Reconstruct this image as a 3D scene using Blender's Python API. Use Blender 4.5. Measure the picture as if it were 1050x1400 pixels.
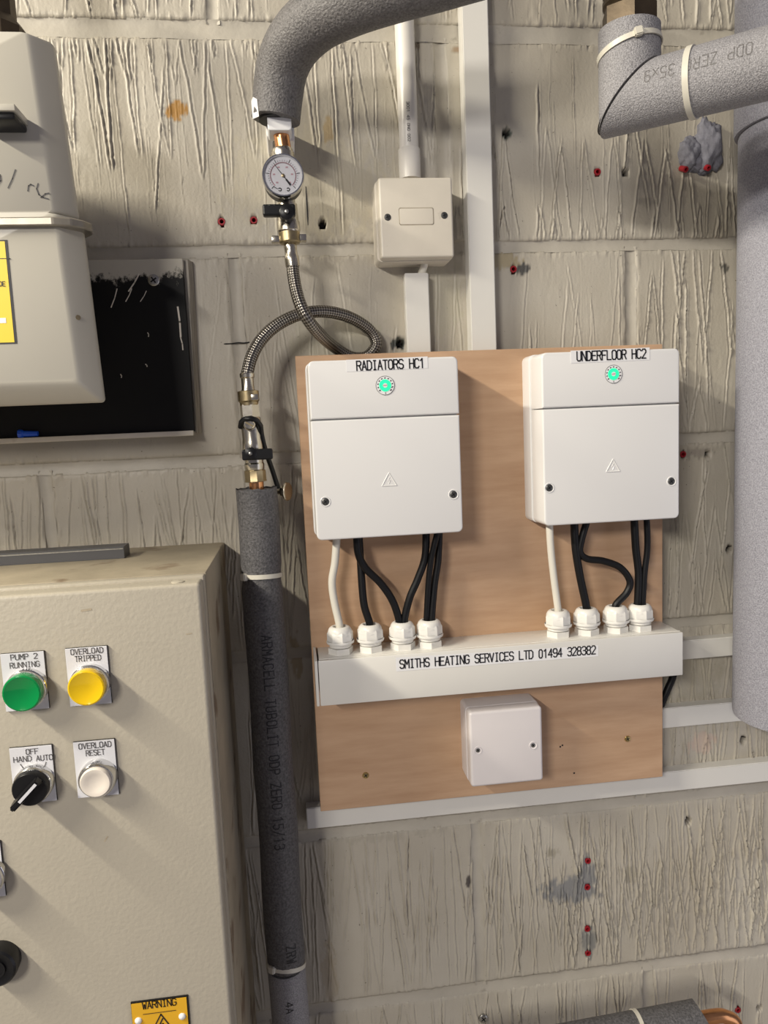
import bpy, bmesh, math, random
import numpy as np
from mathutils import Vector, Matrix

for _o in list(bpy.data.objects): bpy.data.objects.remove(_o)
scene = bpy.context.scene
COL = scene.collection
random.seed(7)
ZO = 1.9                       # height of the top mortar joint above the floor
F_PX = 1026.97
CAM = Vector((0.04348, -0.8516, -0.41866 + ZO))
YAW, PITCH, ROLL = 0.115786, -0.115134, -0.043517
_fw = Vector((math.sin(YAW)*math.cos(PITCH), math.cos(YAW)*math.cos(PITCH), math.sin(PITCH)))
_r0 = Vector((math.cos(YAW), -math.sin(YAW), 0)); _u0 = _r0.cross(_fw)
_rt = _r0*math.cos(ROLL) + _u0*math.sin(ROLL); _up = -_r0*math.sin(ROLL) + _u0*math.cos(ROLL)

# ------------------------------------------------------------------ camera
cd = bpy.data.cameras.new('camera'); cam = bpy.data.objects.new('camera', cd); COL.objects.link(cam)
cd.sensor_fit = 'HORIZONTAL'; cd.sensor_width = 36.0; cd.lens = F_PX/1050*36.0; cd.clip_start = 0.01
cam.matrix_world = Matrix(((_rt.x, _up.x, -_fw.x, CAM.x), (_rt.y, _up.y, -_fw.y, CAM.y), (_rt.z, _up.z, -_fw.z, CAM.z), (0, 0, 0, 1)))
scene.camera = cam

# ------------------------------------------------------------------ world, lamps, exposure
world = bpy.data.worlds.new('world'); scene.world = world; world.use_nodes = True
_bg = world.node_tree.nodes['Background']; _bg.inputs[0].default_value = (0.86, 0.82, 1.0, 1); _bg.inputs[1].default_value = 0.15
ld = bpy.data.lights.new('ceiling_tube', 'AREA'); ld.shape = 'RECTANGLE'; ld.size = 0.05; ld.size_y = 0.95
ld.energy = 44.0; ld.color = (1.0, 0.92, 0.76)
lo = bpy.data.objects.new('ceiling_tube', ld); COL.objects.link(lo)
_d = Vector((0.80, 0, -0.60)); _z = -_d; _y = Vector((0, 1, 0)); _x = _y.cross(_z)
lo.matrix_world = Matrix(((_x.x, _y.x, _z.x, -1.28), (_x.y, _y.y, _z.y, -0.80), (_x.z, _y.z, _z.z, 0.52 + ZO), (0, 0, 0, 1)))
ld2 = ld.copy(); ld2.name = 'ceiling_tube_far'; ld2.energy = 78.0; ld2.size_y = 1.3; ld2.color = (1.0, 0.94, 0.86)
lo2 = bpy.data.objects.new('ceiling_tube_far', ld2); COL.objects.link(lo2); lo2.matrix_world = Matrix.Translation((0, -2.1, 0)) @ lo.matrix_world
dl = bpy.data.lights.new('cool_fill_right', 'AREA'); dl.shape = 'RECTANGLE'; dl.size = 0.8; dl.size_y = 1.7; dl.energy = 4.5; dl.color = (0.86, 0.87, 1.0)  # added soft fill to brighten the lower right wall; no known source there
do = bpy.data.objects.new('cool_fill_right', dl); COL.objects.link(do); do.location = (1.75, -1.35, 0.72)
do.rotation_euler = (Vector((0.4, 0, 0.8)) - Vector(do.location)).to_track_quat('-Z', 'Y').to_euler()
vs = scene.view_settings
vs.view_transform = 'Standard'; vs.look = 'None'; vs.gamma = 1.0; vs.use_curve_mapping = False; vs.exposure = 0.05

# ------------------------------------------------------------------ geometry helpers
def P(px, py, d=0.0):
    """point on the plane d metres in front of the wall that is seen at a photo pixel"""
    v = _fw*F_PX + _rt*(px-525) - _up*(py-700)
    return CAM + v*((-d-CAM.y)/v.y)
def PZ(px, py, z):
    v = _fw*F_PX + _rt*(px-525) - _up*(py-700)
    return CAM + v*((z-CAM.z)/v.z)
WL = {}
def thing(name, label, cat, loc, group=None):
    o = bpy.data.objects.new(name, None); COL.objects.link(o); o.location = loc; o.empty_display_size = 0.02
    o['label'] = label; o['category'] = cat
    if group: o['group'] = group
    WL[o.name] = Vector(loc)
    return o
def build(name, bm, m, parent=None, smooth=35, label=None, cat=None, group=None, kind=None):
    lo_ = Vector((1e9,)*3); hi = -lo_
    for v in bm.verts:
        for i in range(3):
            lo_[i] = min(lo_[i], v.co[i]); hi[i] = max(hi[i], v.co[i])
    c = (lo_+hi)/2
    bmesh.ops.translate(bm, verts=bm.verts, vec=-c)
    me = bpy.data.meshes.new(name)
    if smooth:
        for f in bm.faces: f.smooth = True
    bm.to_mesh(me); bm.free()
    if smooth: me.set_sharp_from_angle(angle=math.radians(smooth))
    if m: me.materials.append(m)
    o = bpy.data.objects.new(name, me); COL.objects.link(o)
    WL[o.name] = c
    if parent is None: o.location = c
    else: o.parent = parent; o.location = c - WL[parent.name]
    if label: o['label'] = label
    if cat: o['category'] = cat
    if group: o['group'] = group
    if kind: o['kind'] = kind
    return o
def BM(): return bmesh.new()
def loft(bm, loops, cap0=True, cap1=True, closed=True):
    rows = [[bm.verts.new(p) for p in l] for l in loops]
    n = len(rows[0])
    for a, b in zip(rows[:-1], rows[1:]):
        for i in range(n if closed else n-1):
            j = (i+1) % n
            try: bm.faces.new((a[i], a[j], b[j], b[i]))
            except ValueError: pass
    if cap0: bm.faces.new(list(reversed(rows[0])))
    if cap1: bm.faces.new(rows[-1])
    return rows
def finish(bm):
    bmesh.ops.recalc_face_normals(bm, faces=bm.faces); return bm
def rr(x0, x1, z0, z1, rad, n=5):
    """rounded rectangle outline in x,z; rad = radius or (bl, br, tr, tl)"""
    if not isinstance(rad, (tuple, list)): rad = (rad,)*4
    pts = []
    for (cx, cz, r, a0) in ((x0, z0, rad[0], 180), (x1, z0, rad[1], 270), (x1, z1, rad[2], 0), (x0, z1, rad[3], 90)):
        r = max(r, 1e-5)
        ox = cx + (r if cx == x0 else -r); oz = cz + (r if cz == z0 else -r)
        for k in range(n+1):
            a = math.radians(a0 + 90*k/n); pts.append((ox+r*math.cos(a), oz+r*math.sin(a)))
    return pts
def rrprism(bm, x0, x1, z0, z1, d0, d1, rad=0.004, bev=0.0012, draft=0.0, n=5):
    """a box standing off the wall from depth d0 to d1 with rounded corners and a softened front edge"""
    if not isinstance(rad, (tuple, list)): rad = (rad,)*4
    def L(s, d): return [Vector((x, -d, z)) for x, z in rr(x0+s, x1-s, z0+s, z1-s, tuple(max(r-s, 0) for r in rad), n)]
    loops = [L(0, d0)]
    if bev > 0:
        for k in range(4):
            a = math.pi/2*k/3; loops.append(L(draft + bev*(1-math.cos(a)), d1-bev+bev*math.sin(a)))
    else: loops.append(L(draft, d1))
    loft(bm, loops); return finish(bm)
def box(bm, x0, x1, d0, d1, z0, z1, bev=0.0, seg=2):
    r = bmesh.ops.create_cube(bm, size=1.0)
    for v in r['verts']:
        v.co = Vector((x0+(v.co.x+.5)*(x1-x0), -(d0+(v.co.y+.5)*(d1-d0)), z0+(v.co.z+.5)*(z1-z0)))
    if bev > 0:
        bmesh.ops.recalc_face_normals(bm, faces=list({f for v in r['verts'] for f in v.link_faces}))
        es = set(e for v in r['verts'] for e in v.link_edges)
        bmesh.ops.bevel(bm, geom=list(es), offset=bev, segments=seg, profile=0.5, affect='EDGES')
    return finish(bm)
def frame(ax):
    ax = ax.normalized(); h = Vector((0, 0, 1)) if abs(ax.z) < 0.9 else Vector((1, 0, 0))
    s = ax.cross(h).normalized(); return ax, s, s.cross(ax).normalized()
def lathe(bm, A, ax, prof, n=32, phase=0.0, caps=True):
    """profile of (distance along axis, radius) turned about the axis through A"""
    ax, s, t = frame(ax)
    loops = [[A + ax*h + (s*math.cos(phase+2*math.pi*i/n) + t*math.sin(phase+2*math.pi*i/n))*max(r, 1e-5) for i in range(n)] for h, r in prof]
    loft(bm, loops, caps, caps); return finish(bm)
def smooth_path(pts, sub=8):
    out = []
    n = len(pts)
    for i in range(n-1):
        p0, p1, p2, p3 = pts[max(i-1, 0)], pts[i], pts[i+1], pts[min(i+2, n-1)]
        for k in range(sub):
            t = k/sub
            out.append(0.5*((2*p1) + (p2-p0)*t + (2*p0-5*p1+4*p2-p3)*t*t + (3*p1-p0-3*p2+p3)*t**3))
    out.append(pts[-1].copy()); return out
def tube(bm, pts, r, n=14, caps=True, uv=False):
    m = len(pts); rs = r if isinstance(r, (list, tuple)) else [r]*m
    tang = [(pts[min(i+1, m-1)]-pts[max(i-1, 0)]).normalized() for i in range(m)]
    _, s, t = frame(tang[0]); loops = []; L = [0.0]
    for i in range(m):
        if i: L.append(L[-1] + (pts[i]-pts[i-1]).length)
        s = (s - tang[i]*s.dot(tang[i])).normalized(); t = tang[i].cross(s)
        loops.append([pts[i] + (s*math.cos(2*math.pi*k/n)+t*math.sin(2*math.pi*k/n))*rs[i] for k in range(n)])
    rows = loft(bm, loops, caps, caps)
    if uv:
        lay = bm.loops.layers.uv.new('uv'); idx = {}
        for i, row in enumerate(rows):
            for k, v in enumerate(row): idx[v] = (i, k)
        for f in bm.faces:
            ks = [idx[l.vert][1] for l in f.loops]
            wrap = max(ks) - min(ks) > 2
            for l in f.loops:
                i, k = idx[l.vert]
                l[lay].uv = ((k+n if wrap and k == 0 else k)/n, L[i])
    return finish(bm)
def ribbon(bm, pl, w, fmap, step=None):
    """flat stroke of width w along the 2-D polyline pl; fmap turns (u, v) into a point"""
    for a, b in zip(pl[:-1], pl[1:]):
        dx, dy = b[0]-a[0], b[1]-a[1]; l = math.hypot(dx, dy)
        if l < 1e-9: continue
        ux, uy = dx/l, dy/l; e = w*0.42
        k = 1 if not step else max(1, int(l/step))
        prev = None
        for i in range(k+1):
            q = -e + (l+2*e)*i/k
            c = (a[0]+ux*q, a[1]+uy*q)
            pr = (bm.verts.new(fmap(c[0]-uy*w/2, c[1]+ux*w/2)), bm.verts.new(fmap(c[0]+uy*w/2, c[1]-ux*w/2)))
            if prev: bm.faces.new((prev[0], prev[1], pr[1], pr[0]))
            prev = pr
G = {
'A': '0,0 2,6 4,0;.7,2 3.3,2', 'B': '0,0 0,6 2.6,6 3.6,5.3 3.6,3.8 2.6,3.1 0,3.1;2.6,3.1 4,2.3 4,.8 2.8,0 0,0', 'C': '4,1 3,0 1,0 0,1 0,5 1,6 3,6 4,5',
'D': '0,0 0,6 2.5,6 4,4.7 4,1.3 2.5,0 0,0', 'E': '4,0 0,0 0,6 4,6;0,3.1 3.2,3.1', 'F': '0,0 0,6 4,6;0,3.1 3.2,3.1', 'G': '4,5 3,6 1,6 0,5 0,1 1,0 3,0 4,1 4,2.8 2.3,2.8',
'H': '0,0 0,6;4,0 4,6;0,3.1 4,3.1', 'I': '1,0 3,0;2,0 2,6;1,6 3,6', 'J': '0,1 1,0 2.4,0 3.4,1 3.4,6', 'L': '0,6 0,0 4,0', 'M': '0,0 0,6 2,2.6 4,6 4,0', 'N': '0,0 0,6 4,0 4,6',
'O': '1,0 0,1 0,5 1,6 3,6 4,5 4,1 3,0 1,0', 'P': '0,0 0,6 3,6 4,5.2 4,3.7 3,2.9 0,2.9', 'R': '0,0 0,6 3,6 4,5.2 4,3.9 3,3.1 0,3.1;2.2,3.1 4,0',
'S': '0,.9 1,0 3,0 4,.9 4,2.3 3,3 1,3.2 0,4 0,5.1 1,6 3,6 4,5.1', 'T': '0,6 4,6;2,6 2,0', 'U': '0,6 0,1 1,0 3,0 4,1 4,6', 'V': '0,6 2,0 4,6', 'W': '0,6 1,0 2,4 3,0 4,6', 'Z': '0,6 4,6 0,0 4,0',
'0': '1.2,0 .3,1 .3,5 1.2,6 2.8,6 3.7,5 3.7,1 2.8,0 1.2,0', '1': '.6,4.8 2.2,6 2.2,0', '2': '0,5 1,6 3,6 4,5 4,3.9 0,0 4,0', '3': '0,5.2 1,6 3,6 4,5.2 4,3.9 3,3.1 1.4,3.1;3,3.1 4,2.3 4,.9 3,0 1,0 0,.8',
'4': '3,0 3,6 0,1.8 4,1.8', '5': '4,6 .4,6 .2,3.4 2.8,3.5 4,2.6 4,1 3,0 1,0 0,.8', '8': '1,3.1 .2,4 .2,5.2 1,6 3,6 3.8,5.2 3.8,4 3,3.1 1,3.1 0,2.2 0,.9 1,0 3,0 4,.9 4,2.2 3,3.1', '9': '.4,.6 1.2,0 3,0 4,1 4,5 3,6 1,6 0,5 0,3.6 1,2.7 4,2.9', '/': '0,-.4 4,6.4', 'X': '0,0 4,4;0,4 4,0', '-': '.6,3 3.4,3', ' ': ''}
G['8'] = G['8']; G['o'] = '1,0 0,1 0,5 1,6 3,6 4,5 4,1 3,0 1,0'
def text(bm, s, fmap, h, adv, w, step=None, widthf=0.78):
    """stroke lettering; (u, v) in metres from the left end of the baseline"""
    for i, ch in enumerate(s):
        for pl in (G.get(ch, '') or '').split(';'):
            if not pl: continue
            pts = [tuple(float(q) for q in c.split(',')) for c in pl.split()]
            ribbon(bm, [(i*adv + x/4*adv*widthf, y/6*h) for x, y in pts], w, fmap, step)
def flat_text(s, a, b, hpx, d, wpx=1.7, eps=0.0004, level=False, widthf=0.78):
    """lettering on a plane parallel to the wall, baseline from pixel a to pixel b"""
    A, B = P(a[0], a[1], d+eps), P(b[0], b[1], d+eps)
    if level: B.z = A.z = (A.z+B.z)/2
    u = (B-A); L = u.length; u.normalize(); v = Vector((-u.z, 0, u.x)); sc = (P(a[0], a[1]-hpx, d)-P(a[0], a[1], d)).length/hpx
    bm = BM(); text(bm, s, lambda x, y: A + u*x + v*y, hpx*sc, L/(len(s)-1+widthf), wpx*sc, None, widthf)
    return finish_up(bm)
def finish_up(bm):
    for f in bm.faces:
        f.normal_update()
        if f.normal.y > 0: f.normal_flip()
    return bm

# ------------------------------------------------------------------ material helpers
def node(nt, t, **k):
    n = nt.nodes.new(t)
    for a, v in k.items(): setattr(n, a, v)
    return n
def mat(name, col, rough=0.5, metal=0.0, var=0.0, vscale=20.0, bump=0.0, bscale=200.0, stretch=(1, 1, 1), coat=0.0, col2=None, emit=None, spec=0.5, dirt=0.0, dirtcol=(0.2, 0.15, 0.1), dscale=30, dthr=0.62):
    m = bpy.data.materials.new(name); m.use_nodes = True; nt = m.node_tree; b = nt.nodes['Principled BSDF']
    b.inputs['Base Color'].default_value = (*col, 1); b.inputs['Roughness'].default_value = rough; b.inputs['Metallic'].default_value = metal
    b.inputs['Coat Weight'].default_value = coat; b.inputs['Specular IOR Level'].default_value = spec
    tc = node(nt, 'ShaderNodeTexCoord'); mp = node(nt, 'ShaderNodeMapping'); mp.inputs['Scale'].default_value = stretch
    nt.links.new(tc.outputs['Object'], mp.inputs['Vector'])
    src = None
    if var > 0 or col2:
        nz = node(nt, 'ShaderNodeTexNoise'); nz.inputs['Scale'].default_value = vscale; nz.inputs['Detail'].default_value = 6; nz.inputs['Roughness'].default_value = 0.6
        nt.links.new(mp.outputs[0], nz.inputs['Vector'])
        rp = node(nt, 'ShaderNodeValToRGB'); rp.color_ramp.elements[0].position = 0.3; rp.color_ramp.elements[1].position = 0.7
        c0 = tuple(c*(1-var) for c in col); c1 = col2 if col2 else tuple(min(1, c*(1+var*0.6)) for c in col)
        rp.color_ramp.elements[0].color = (*c0, 1); rp.color_ramp.elements[1].color = (*c1, 1)
        nt.links.new(nz.outputs['Fac'], rp.inputs['Fac']); src = rp.outputs['Color']
    if dirt > 0:
        nz2 = node(nt, 'ShaderNodeTexNoise'); nz2.inputs['Scale'].default_value = dscale; nz2.inputs['Detail'].default_value = 5
        nt.links.new(tc.outputs['Object'], nz2.inputs['Vector'])
        r2 = node(nt, 'ShaderNodeValToRGB'); r2.color_ramp.elements[0].position = dthr; r2.color_ramp.elements[1].position = dthr+0.1
        r2.color_ramp.elements[0].color = (0, 0, 0, 1); r2.color_ramp.elements[1].color = (dirt, dirt, dirt, 1)
        nt.links.new(nz2.outputs['Fac'], r2.inputs['Fac'])
        mx = node(nt, 'ShaderNodeMix', data_type='RGBA'); nt.links.new(r2.outputs['Color'], mx.inputs[0])
        if src: nt.links.new(src, mx.inputs[6])
        else: mx.inputs[6].default_value = (*col, 1)
        mx.inputs[7].default_value = (*dirtcol, 1); src = mx.outputs[2]
    if src: nt.links.new(src, b.inputs['Base Color'])
    if bump > 0:
        n3 = node(nt, 'ShaderNodeTexNoise'); n3.inputs['Scale'].default_value = bscale; n3.inputs['Detail'].default_value = 3
        nt.links.new(mp.outputs[0], n3.inputs['Vector'])
        bp = node(nt, 'ShaderNodeBump'); bp.inputs['Strength'].default_value = bump; bp.inputs['Distance'].default_value = 0.002
        nt.links.new(n3.outputs['Fac'], bp.inputs['Height']); nt.links.new(bp.outputs[0], b.inputs['Normal'])
    if emit:
        b.inputs['Emission Color'].default_value = (*emit[0], 1); b.inputs['Emission Strength'].default_value = emit[1]
    return m
def wall_paint():
    m = bpy.data.materials.new('wall_paint'); m.use_nodes = True; nt = m.node_tree; b = nt.nodes['Principled BSDF']
    g = node(nt, 'ShaderNodeNewGeometry')
    n1 = node(nt, 'ShaderNodeTexNoise'); n1.inputs['Scale'].default_value = 7; n1.inputs['Detail'].default_value = 6
    nt.links.new(g.outputs['Position'], n1.inputs['Vector'])
    r1 = node(nt, 'ShaderNodeValToRGB'); r1.color_ramp.elements[0].position = 0.35; r1.color_ramp.elements[1].position = 0.7
    r1.color_ramp.elements[0].color = (0.44, 0.40, 0.325, 1); r1.color_ramp.elements[1].color = (0.535, 0.50, 0.425, 1)
    nt.links.new(n1.outputs['Fac'], r1.inputs['Fac'])
    # specks of dirt
    n2 = node(nt, 'ShaderNodeTexNoise'); n2.inputs['Scale'].default_value = 260; n2.inputs['Detail'].default_value = 2
    nt.links.new(g.outputs['Position'], n2.inputs['Vector'])
    r2 = node(nt, 'ShaderNodeValToRGB'); r2.color_ramp.elements[0].position = 0.70; r2.color_ramp.elements[1].position = 0.75
    r2.color_ramp.elements[0].color = (0, 0, 0, 1); r2.color_ramp.elements[1].color = (0.75, 0.75, 0.75, 1)
    nt.links.new(n2.outputs['Fac'], r2.inputs['Fac'])
    mx = node(nt, 'ShaderNodeMix', data_type='RGBA'); nt.links.new(r2.outputs['Color'], mx.inputs[0]); nt.links.new(r1.outputs['Color'], mx.inputs[6]); mx.inputs[7].default_value = (0.12, 0.10, 0.08, 1)
    at = node(nt, 'ShaderNodeAttribute'); at.attribute_name = 'wall_tint'
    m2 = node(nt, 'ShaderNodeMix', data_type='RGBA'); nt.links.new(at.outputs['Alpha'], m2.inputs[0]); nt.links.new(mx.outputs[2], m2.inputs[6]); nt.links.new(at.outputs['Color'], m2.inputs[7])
    nt.links.new(m2.outputs[2], b.inputs['Base Color'])
    b.inputs['Roughness'].default_value = 0.48
    n3 = node(nt, 'ShaderNodeTexNoise'); n3.inputs['Scale'].default_value = 320; n3.inputs['Detail'].default_value = 3
    nt.links.new(g.outputs['Position'], n3.inputs['Vector'])
    bp = node(nt, 'ShaderNodeBump'); bp.inputs['Strength'].default_value = 0.22; bp.inputs['Distance'].default_value = 0.0015
    nt.links.new(n3.outputs['Fac'], bp.inputs['Height']); nt.links.new(bp.outputs[0], b.inputs['Normal'])
    return m
M = {}
M['wall'] = wall_paint()
M['mortar'] = mat('painted_mortar', (0.49, 0.455, 0.385), 0.5, var=0.14, vscale=14, bump=0.35, bscale=90, dirt=0.5, dirtcol=(0.2, 0.17, 0.13), dscale=60, dthr=0.66)
M['ply'] = mat('plywood_face', (0.46, 0.285, 0.17), 0.5, var=0.0, col2=(0.58, 0.385, 0.245), vscale=7, stretch=(1.2, 1.0, 9.0), bump=0.06, bscale=60)
M['white'] = mat('white_plastic', (0.80, 0.795, 0.785), 0.2, spec=0.5)
M['white2'] = mat('white_plastic_trunking', (0.74, 0.725, 0.68), 0.32, var=0.03, vscale=10)
M['white3'] = mat('white_plastic_box', (0.74, 0.70, 0.70), 0.3, var=0.02)
M['old_white'] = mat('old_cream_plastic', (0.68, 0.63, 0.54), 0.4, var=0.05, vscale=25, dirt=0.45, dirtcol=(0.3, 0.26, 0.2), dscale=55, dthr=0.68)
M['gland'] = mat('gland_nylon', (0.80, 0.785, 0.74), 0.35)
M['rubber'] = mat('black_rubber', (0.012, 0.012, 0.012), 0.6)
M['black_cable'] = mat('black_cable_sheath', (0.006, 0.006, 0.007), 0.45, spec=0.3)
M['white_cable'] = mat('white_cable_sheath', (0.76, 0.73, 0.64), 0.4)
M['ink'] = mat('black_print', (0.015, 0.015, 0.02), 0.5)
M['tape'] = mat('label_tape', (0.86, 0.86, 0.865), 0.3)
M['gap'] = mat('dark_seam', (0.25, 0.25, 0.25), 0.6)
M['steel'] = mat('zinc_screw', (0.42, 0.41, 0.38), 0.35, 1.0, var=0.2, vscale=300)
M['darkscrew'] = mat('dark_screw', (0.12, 0.12, 0.115), 0.4, 0.8)
M['brass'] = mat('brass_screw', (0.50, 0.38, 0.16), 0.35, 1.0)
M['nickel'] = mat('nickel_plated_brass', (0.60, 0.56, 0.47), 0.24, 1.0, var=0.12, vscale=60, bump=0.03)
M['olive'] = mat('dull_brass', (0.42, 0.34, 0.20), 0.38, 1.0, var=0.25, vscale=90, bump=0.05)
M['bronze'] = mat('dark_bronze', (0.085, 0.062, 0.038), 0.45, 0.6, var=0.3, vscale=50, bump=0.08)
M['copper'] = mat('copper', (0.74, 0.36, 0.16), 0.25, 1.0, var=0.15, vscale=60)
M['chrome'] = mat('chrome', (0.70, 0.70, 0.69), 0.12, 1.0)
M['blackplastic'] = mat('black_plastic', (0.009, 0.009, 0.010), 0.35, spec=0.35)
M['foam'] = mat('grey_foam', (0.075, 0.073, 0.075), 0.62, var=0.35, vscale=420, bump=0.5, bscale=520, col2=(0.16, 0.155, 0.16))
M['foam_light'] = mat('silver_grey_foam', (0.22, 0.215, 0.225), 0.55, var=0.35, vscale=900, bump=0.6, bscale=800, col2=(0.44, 0.43, 0.45))
M['foam_pipe'] = mat('dark_grey_foam', (0.11, 0.105, 0.105), 0.5, var=0.35, vscale=480, bump=0.6, bscale=520, col2=(0.21, 0.20, 0.20))
M['fuzz'] = mat('pale_grey_lagging', (0.29, 0.29, 0.335), 0.8, var=0.3, vscale=700, bump=0.6, bscale=700, col2=(0.44, 0.44, 0.50))
M['tie'] = mat('natural_nylon_tie', (0.66, 0.63, 0.54), 0.4)
M['panel'] = mat('beige_enamel', (0.49, 0.447, 0.36), 0.42, var=0.035, vscale=9, bump=0.16, bscale=260, dirt=0.5, dirtcol=(0.30, 0.2, 0.1), dscale=16, dthr=0.735)
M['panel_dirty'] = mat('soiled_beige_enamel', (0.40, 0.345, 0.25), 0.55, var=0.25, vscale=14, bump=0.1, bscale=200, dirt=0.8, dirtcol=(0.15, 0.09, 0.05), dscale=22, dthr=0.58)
M['meter'] = mat('meter_enamel', (0.56, 0.53, 0.45), 0.38, var=0.03, vscale=10, dirt=0.5, dirtcol=(0.25, 0.18, 0.1), dscale=40, dthr=0.74)
M['meter_seam'] = mat('meter_seam_metal', (0.34, 0.31, 0.26), 0.35, 0.5, var=0.25, vscale=40)
M['yellow'] = mat('yellow_label', (0.85, 0.62, 0.01), 0.4)
M['amber'] = mat('amber_plate', (0.80, 0.44, 0.02), 0.45, var=0.05)
M['plate'] = mat('legend_plate_white', (0.74, 0.74, 0.77), 0.28)
M['green_lens'] = mat('green_lens', (0.0, 0.26, 0.06), 0.12, coat=0.6)
M['yellow_lens'] = mat('yellow_lens', (0.86, 0.56, 0.005), 0.12, coat=0.6)
M['cream_button'] = mat('cream_button', (0.82, 0.75, 0.66), 0.35)
M['green_led'] = mat('green_glow', (0.02, 0.55, 0.28), 0.4, emit=((0.02, 0.85, 0.38), 0.75))
M['red_plug'] = mat('red_plastic', (0.34, 0.012, 0.02), 0.45)
M['blue'] = mat('blue_plastic', (0.01, 0.09, 0.62), 0.35)
M['grey_bar'] = mat('dark_grey_steel', (0.10, 0.10, 0.105), 0.45, 0.4)
M['floor'] = mat('concrete_floor', (0.30, 0.28, 0.26), 0.8, var=0.2, vscale=6)
M['gauge_face'] = mat('gauge_face', (0.90, 0.90, 0.93), 0.4)
M['gauge_red'] = mat('gauge_red_print', (0.66, 0.40, 0.44), 0.5)
M['embossed'] = mat('embossed_plastic', (0.80, 0.795, 0.775), 0.25)
M['coupler'] = mat('white_conduit', (0.72, 0.69, 0.64), 0.35, var=0.04)
M['putty'] = mat('grey_filler', (0.20, 0.20, 0.235), 0.8, var=0.3, vscale=120, bump=0.9, bscale=130)
def braid():
    m = bpy.data.materials.new('braided_steel'); m.use_nodes = True; nt = m.node_tree; b = nt.nodes['Principled BSDF']
    uv = node(nt, 'ShaderNodeUVMap'); uv.uv_map = 'uv'
    outs = []
    for sgn in (1, -1):
        mp = node(nt, 'ShaderNodeMapping'); mp.inputs['Scale'].default_value = (7.0*sgn*1.0, 190.0, 1); nt.links.new(uv.outputs[0], mp.inputs[0])
        sx = node(nt, 'ShaderNodeSeparateXYZ'); nt.links.new(mp.outputs[0], sx.inputs[0])
        ad = node(nt, 'ShaderNodeMath', operation='ADD'); nt.links.new(sx.outputs[0], ad.inputs[0]); nt.links.new(sx.outputs[1], ad.inputs[1])
        ml = node(nt, 'ShaderNodeMath', operation='MULTIPLY'); ml.inputs[1].default_value = 6.28318; nt.links.new(ad.outputs[0], ml.inputs[0])
        sn = node(nt, 'ShaderNodeMath', operation='SINE'); nt.links.new(ml.outputs[0], sn.inputs[0]); outs.append(sn)
    mx = node(nt, 'ShaderNodeMath', operation='MULTIPLY'); nt.links.new(outs[0].outputs[0], mx.inputs[0]); nt.links.new(outs[1].outputs[0], mx.inputs[1])
    rp = node(nt, 'ShaderNodeMapRange'); rp.inputs['From Min'].default_value = -1; nt.links.new(mx.outputs[0], rp.inputs['Value'])
    cr = node(nt, 'ShaderNodeValToRGB'); cr.color_ramp.elements[0].color = (0.08, 0.07, 0.06, 1); cr.color_ramp.elements[1].color = (0.50, 0.47, 0.42, 1)
    cr.color_ramp.elements[0].position = 0.25; nt.links.new(rp.outputs[0], cr.inputs[0]); nt.links.new(cr.outputs[0], b.inputs['Base Color'])
    bp = node(nt, 'ShaderNodeBump'); bp.inputs['Strength'].default_value = 0.7; bp.inputs['Distance'].default_value = 0.0008
    nt.links.new(rp.outputs[0], bp.inputs['Height']); nt.links.new(bp.outputs[0], b.inputs['Normal'])
    b.inputs['Metallic'].default_value = 0.9; b.inputs['Roughness'].default_value = 0.32
    return m
M['braid'] = braid()
def scuffed_black():
    """black bitumen paint with white emulsion brushed over its upper edge"""
    m = bpy.data.materials.new('black_paint_scuffed'); m.use_nodes = True; nt = m.node_tree; b = nt.nodes['Principled BSDF']
    tc = node(nt, 'ShaderNodeTexCoord'); sx = node(nt, 'ShaderNodeSeparateXYZ'); nt.links.new(tc.outputs['Object'], sx.inputs[0])
    mp = node(nt, 'ShaderNodeMapping'); mp.inputs['Scale'].default_value = (1.0, 1, 0.8); mp.inputs['Rotation'].default_value = (0, 0.5, 0); nt.links.new(tc.outputs['Object'], mp.inputs[0])
    nz = node(nt, 'ShaderNodeTexNoise'); nz.inputs['Scale'].default_value = 30; nz.inputs['Detail'].default_value = 9; nz.inputs['Roughness'].default_value = 0.8; nt.links.new(mp.outputs[0], nz.inputs[0])
    a = node(nt, 'ShaderNodeMapRange'); a.inputs['From Min'].default_value = 0.046; a.inputs['From Max'].default_value = 0.090; a.inputs['To Min'].default_value = -0.26; a.inputs['To Max'].default_value = 0.22
    nt.links.new(sx.outputs[2], a.inputs['Value'])
    ad = node(nt, 'ShaderNodeMath', operation='ADD'); nt.links.new(nz.outputs['Fac'], ad.inputs[0]); nt.links.new(a.outputs[0], ad.inputs[1])
    r = node(nt, 'ShaderNodeValToRGB'); r.color_ramp.elements[0].position = 0.50; r.color_ramp.elements[1].position = 0.58
    r.color_ramp.elements[0].color = (0.006, 0.006, 0.006, 1); r.color_ramp.elements[1].color = (0.50, 0.47, 0.40, 1)
    nt.links.new(ad.outputs[0], r.inputs[0]); nt.links.new(r.outputs[0], b.inputs['Base Color']); b.inputs['Roughness'].default_value = 0.55
    b.inputs['Specular IOR Level'].default_value = 0.25
    return m
M['scuffed'] = scuffed_black()

# ------------------------------------------------------------------ the block wall
B = 0.225
wall = bpy.data.objects.new('wall_back', None); COL.objects.link(wall); WL['wall_back'] = Vector((0, 0, 0))
wall['kind'] = 'structure'; wall['label'] = 'cream painted blockwork wall with scratched texture behind all the fittings'; wall['category'] = 'wall'
rng = np.random.default_rng(11)
def blur(a, k):
    for ax in (0, 1):
        ker = np.ones(k)/k
        a = np.apply_along_axis(lambda v: np.convolve(np.pad(v, k//2, mode='edge'), ker, mode='valid')[:len(v)], ax, a)
    return a
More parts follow.
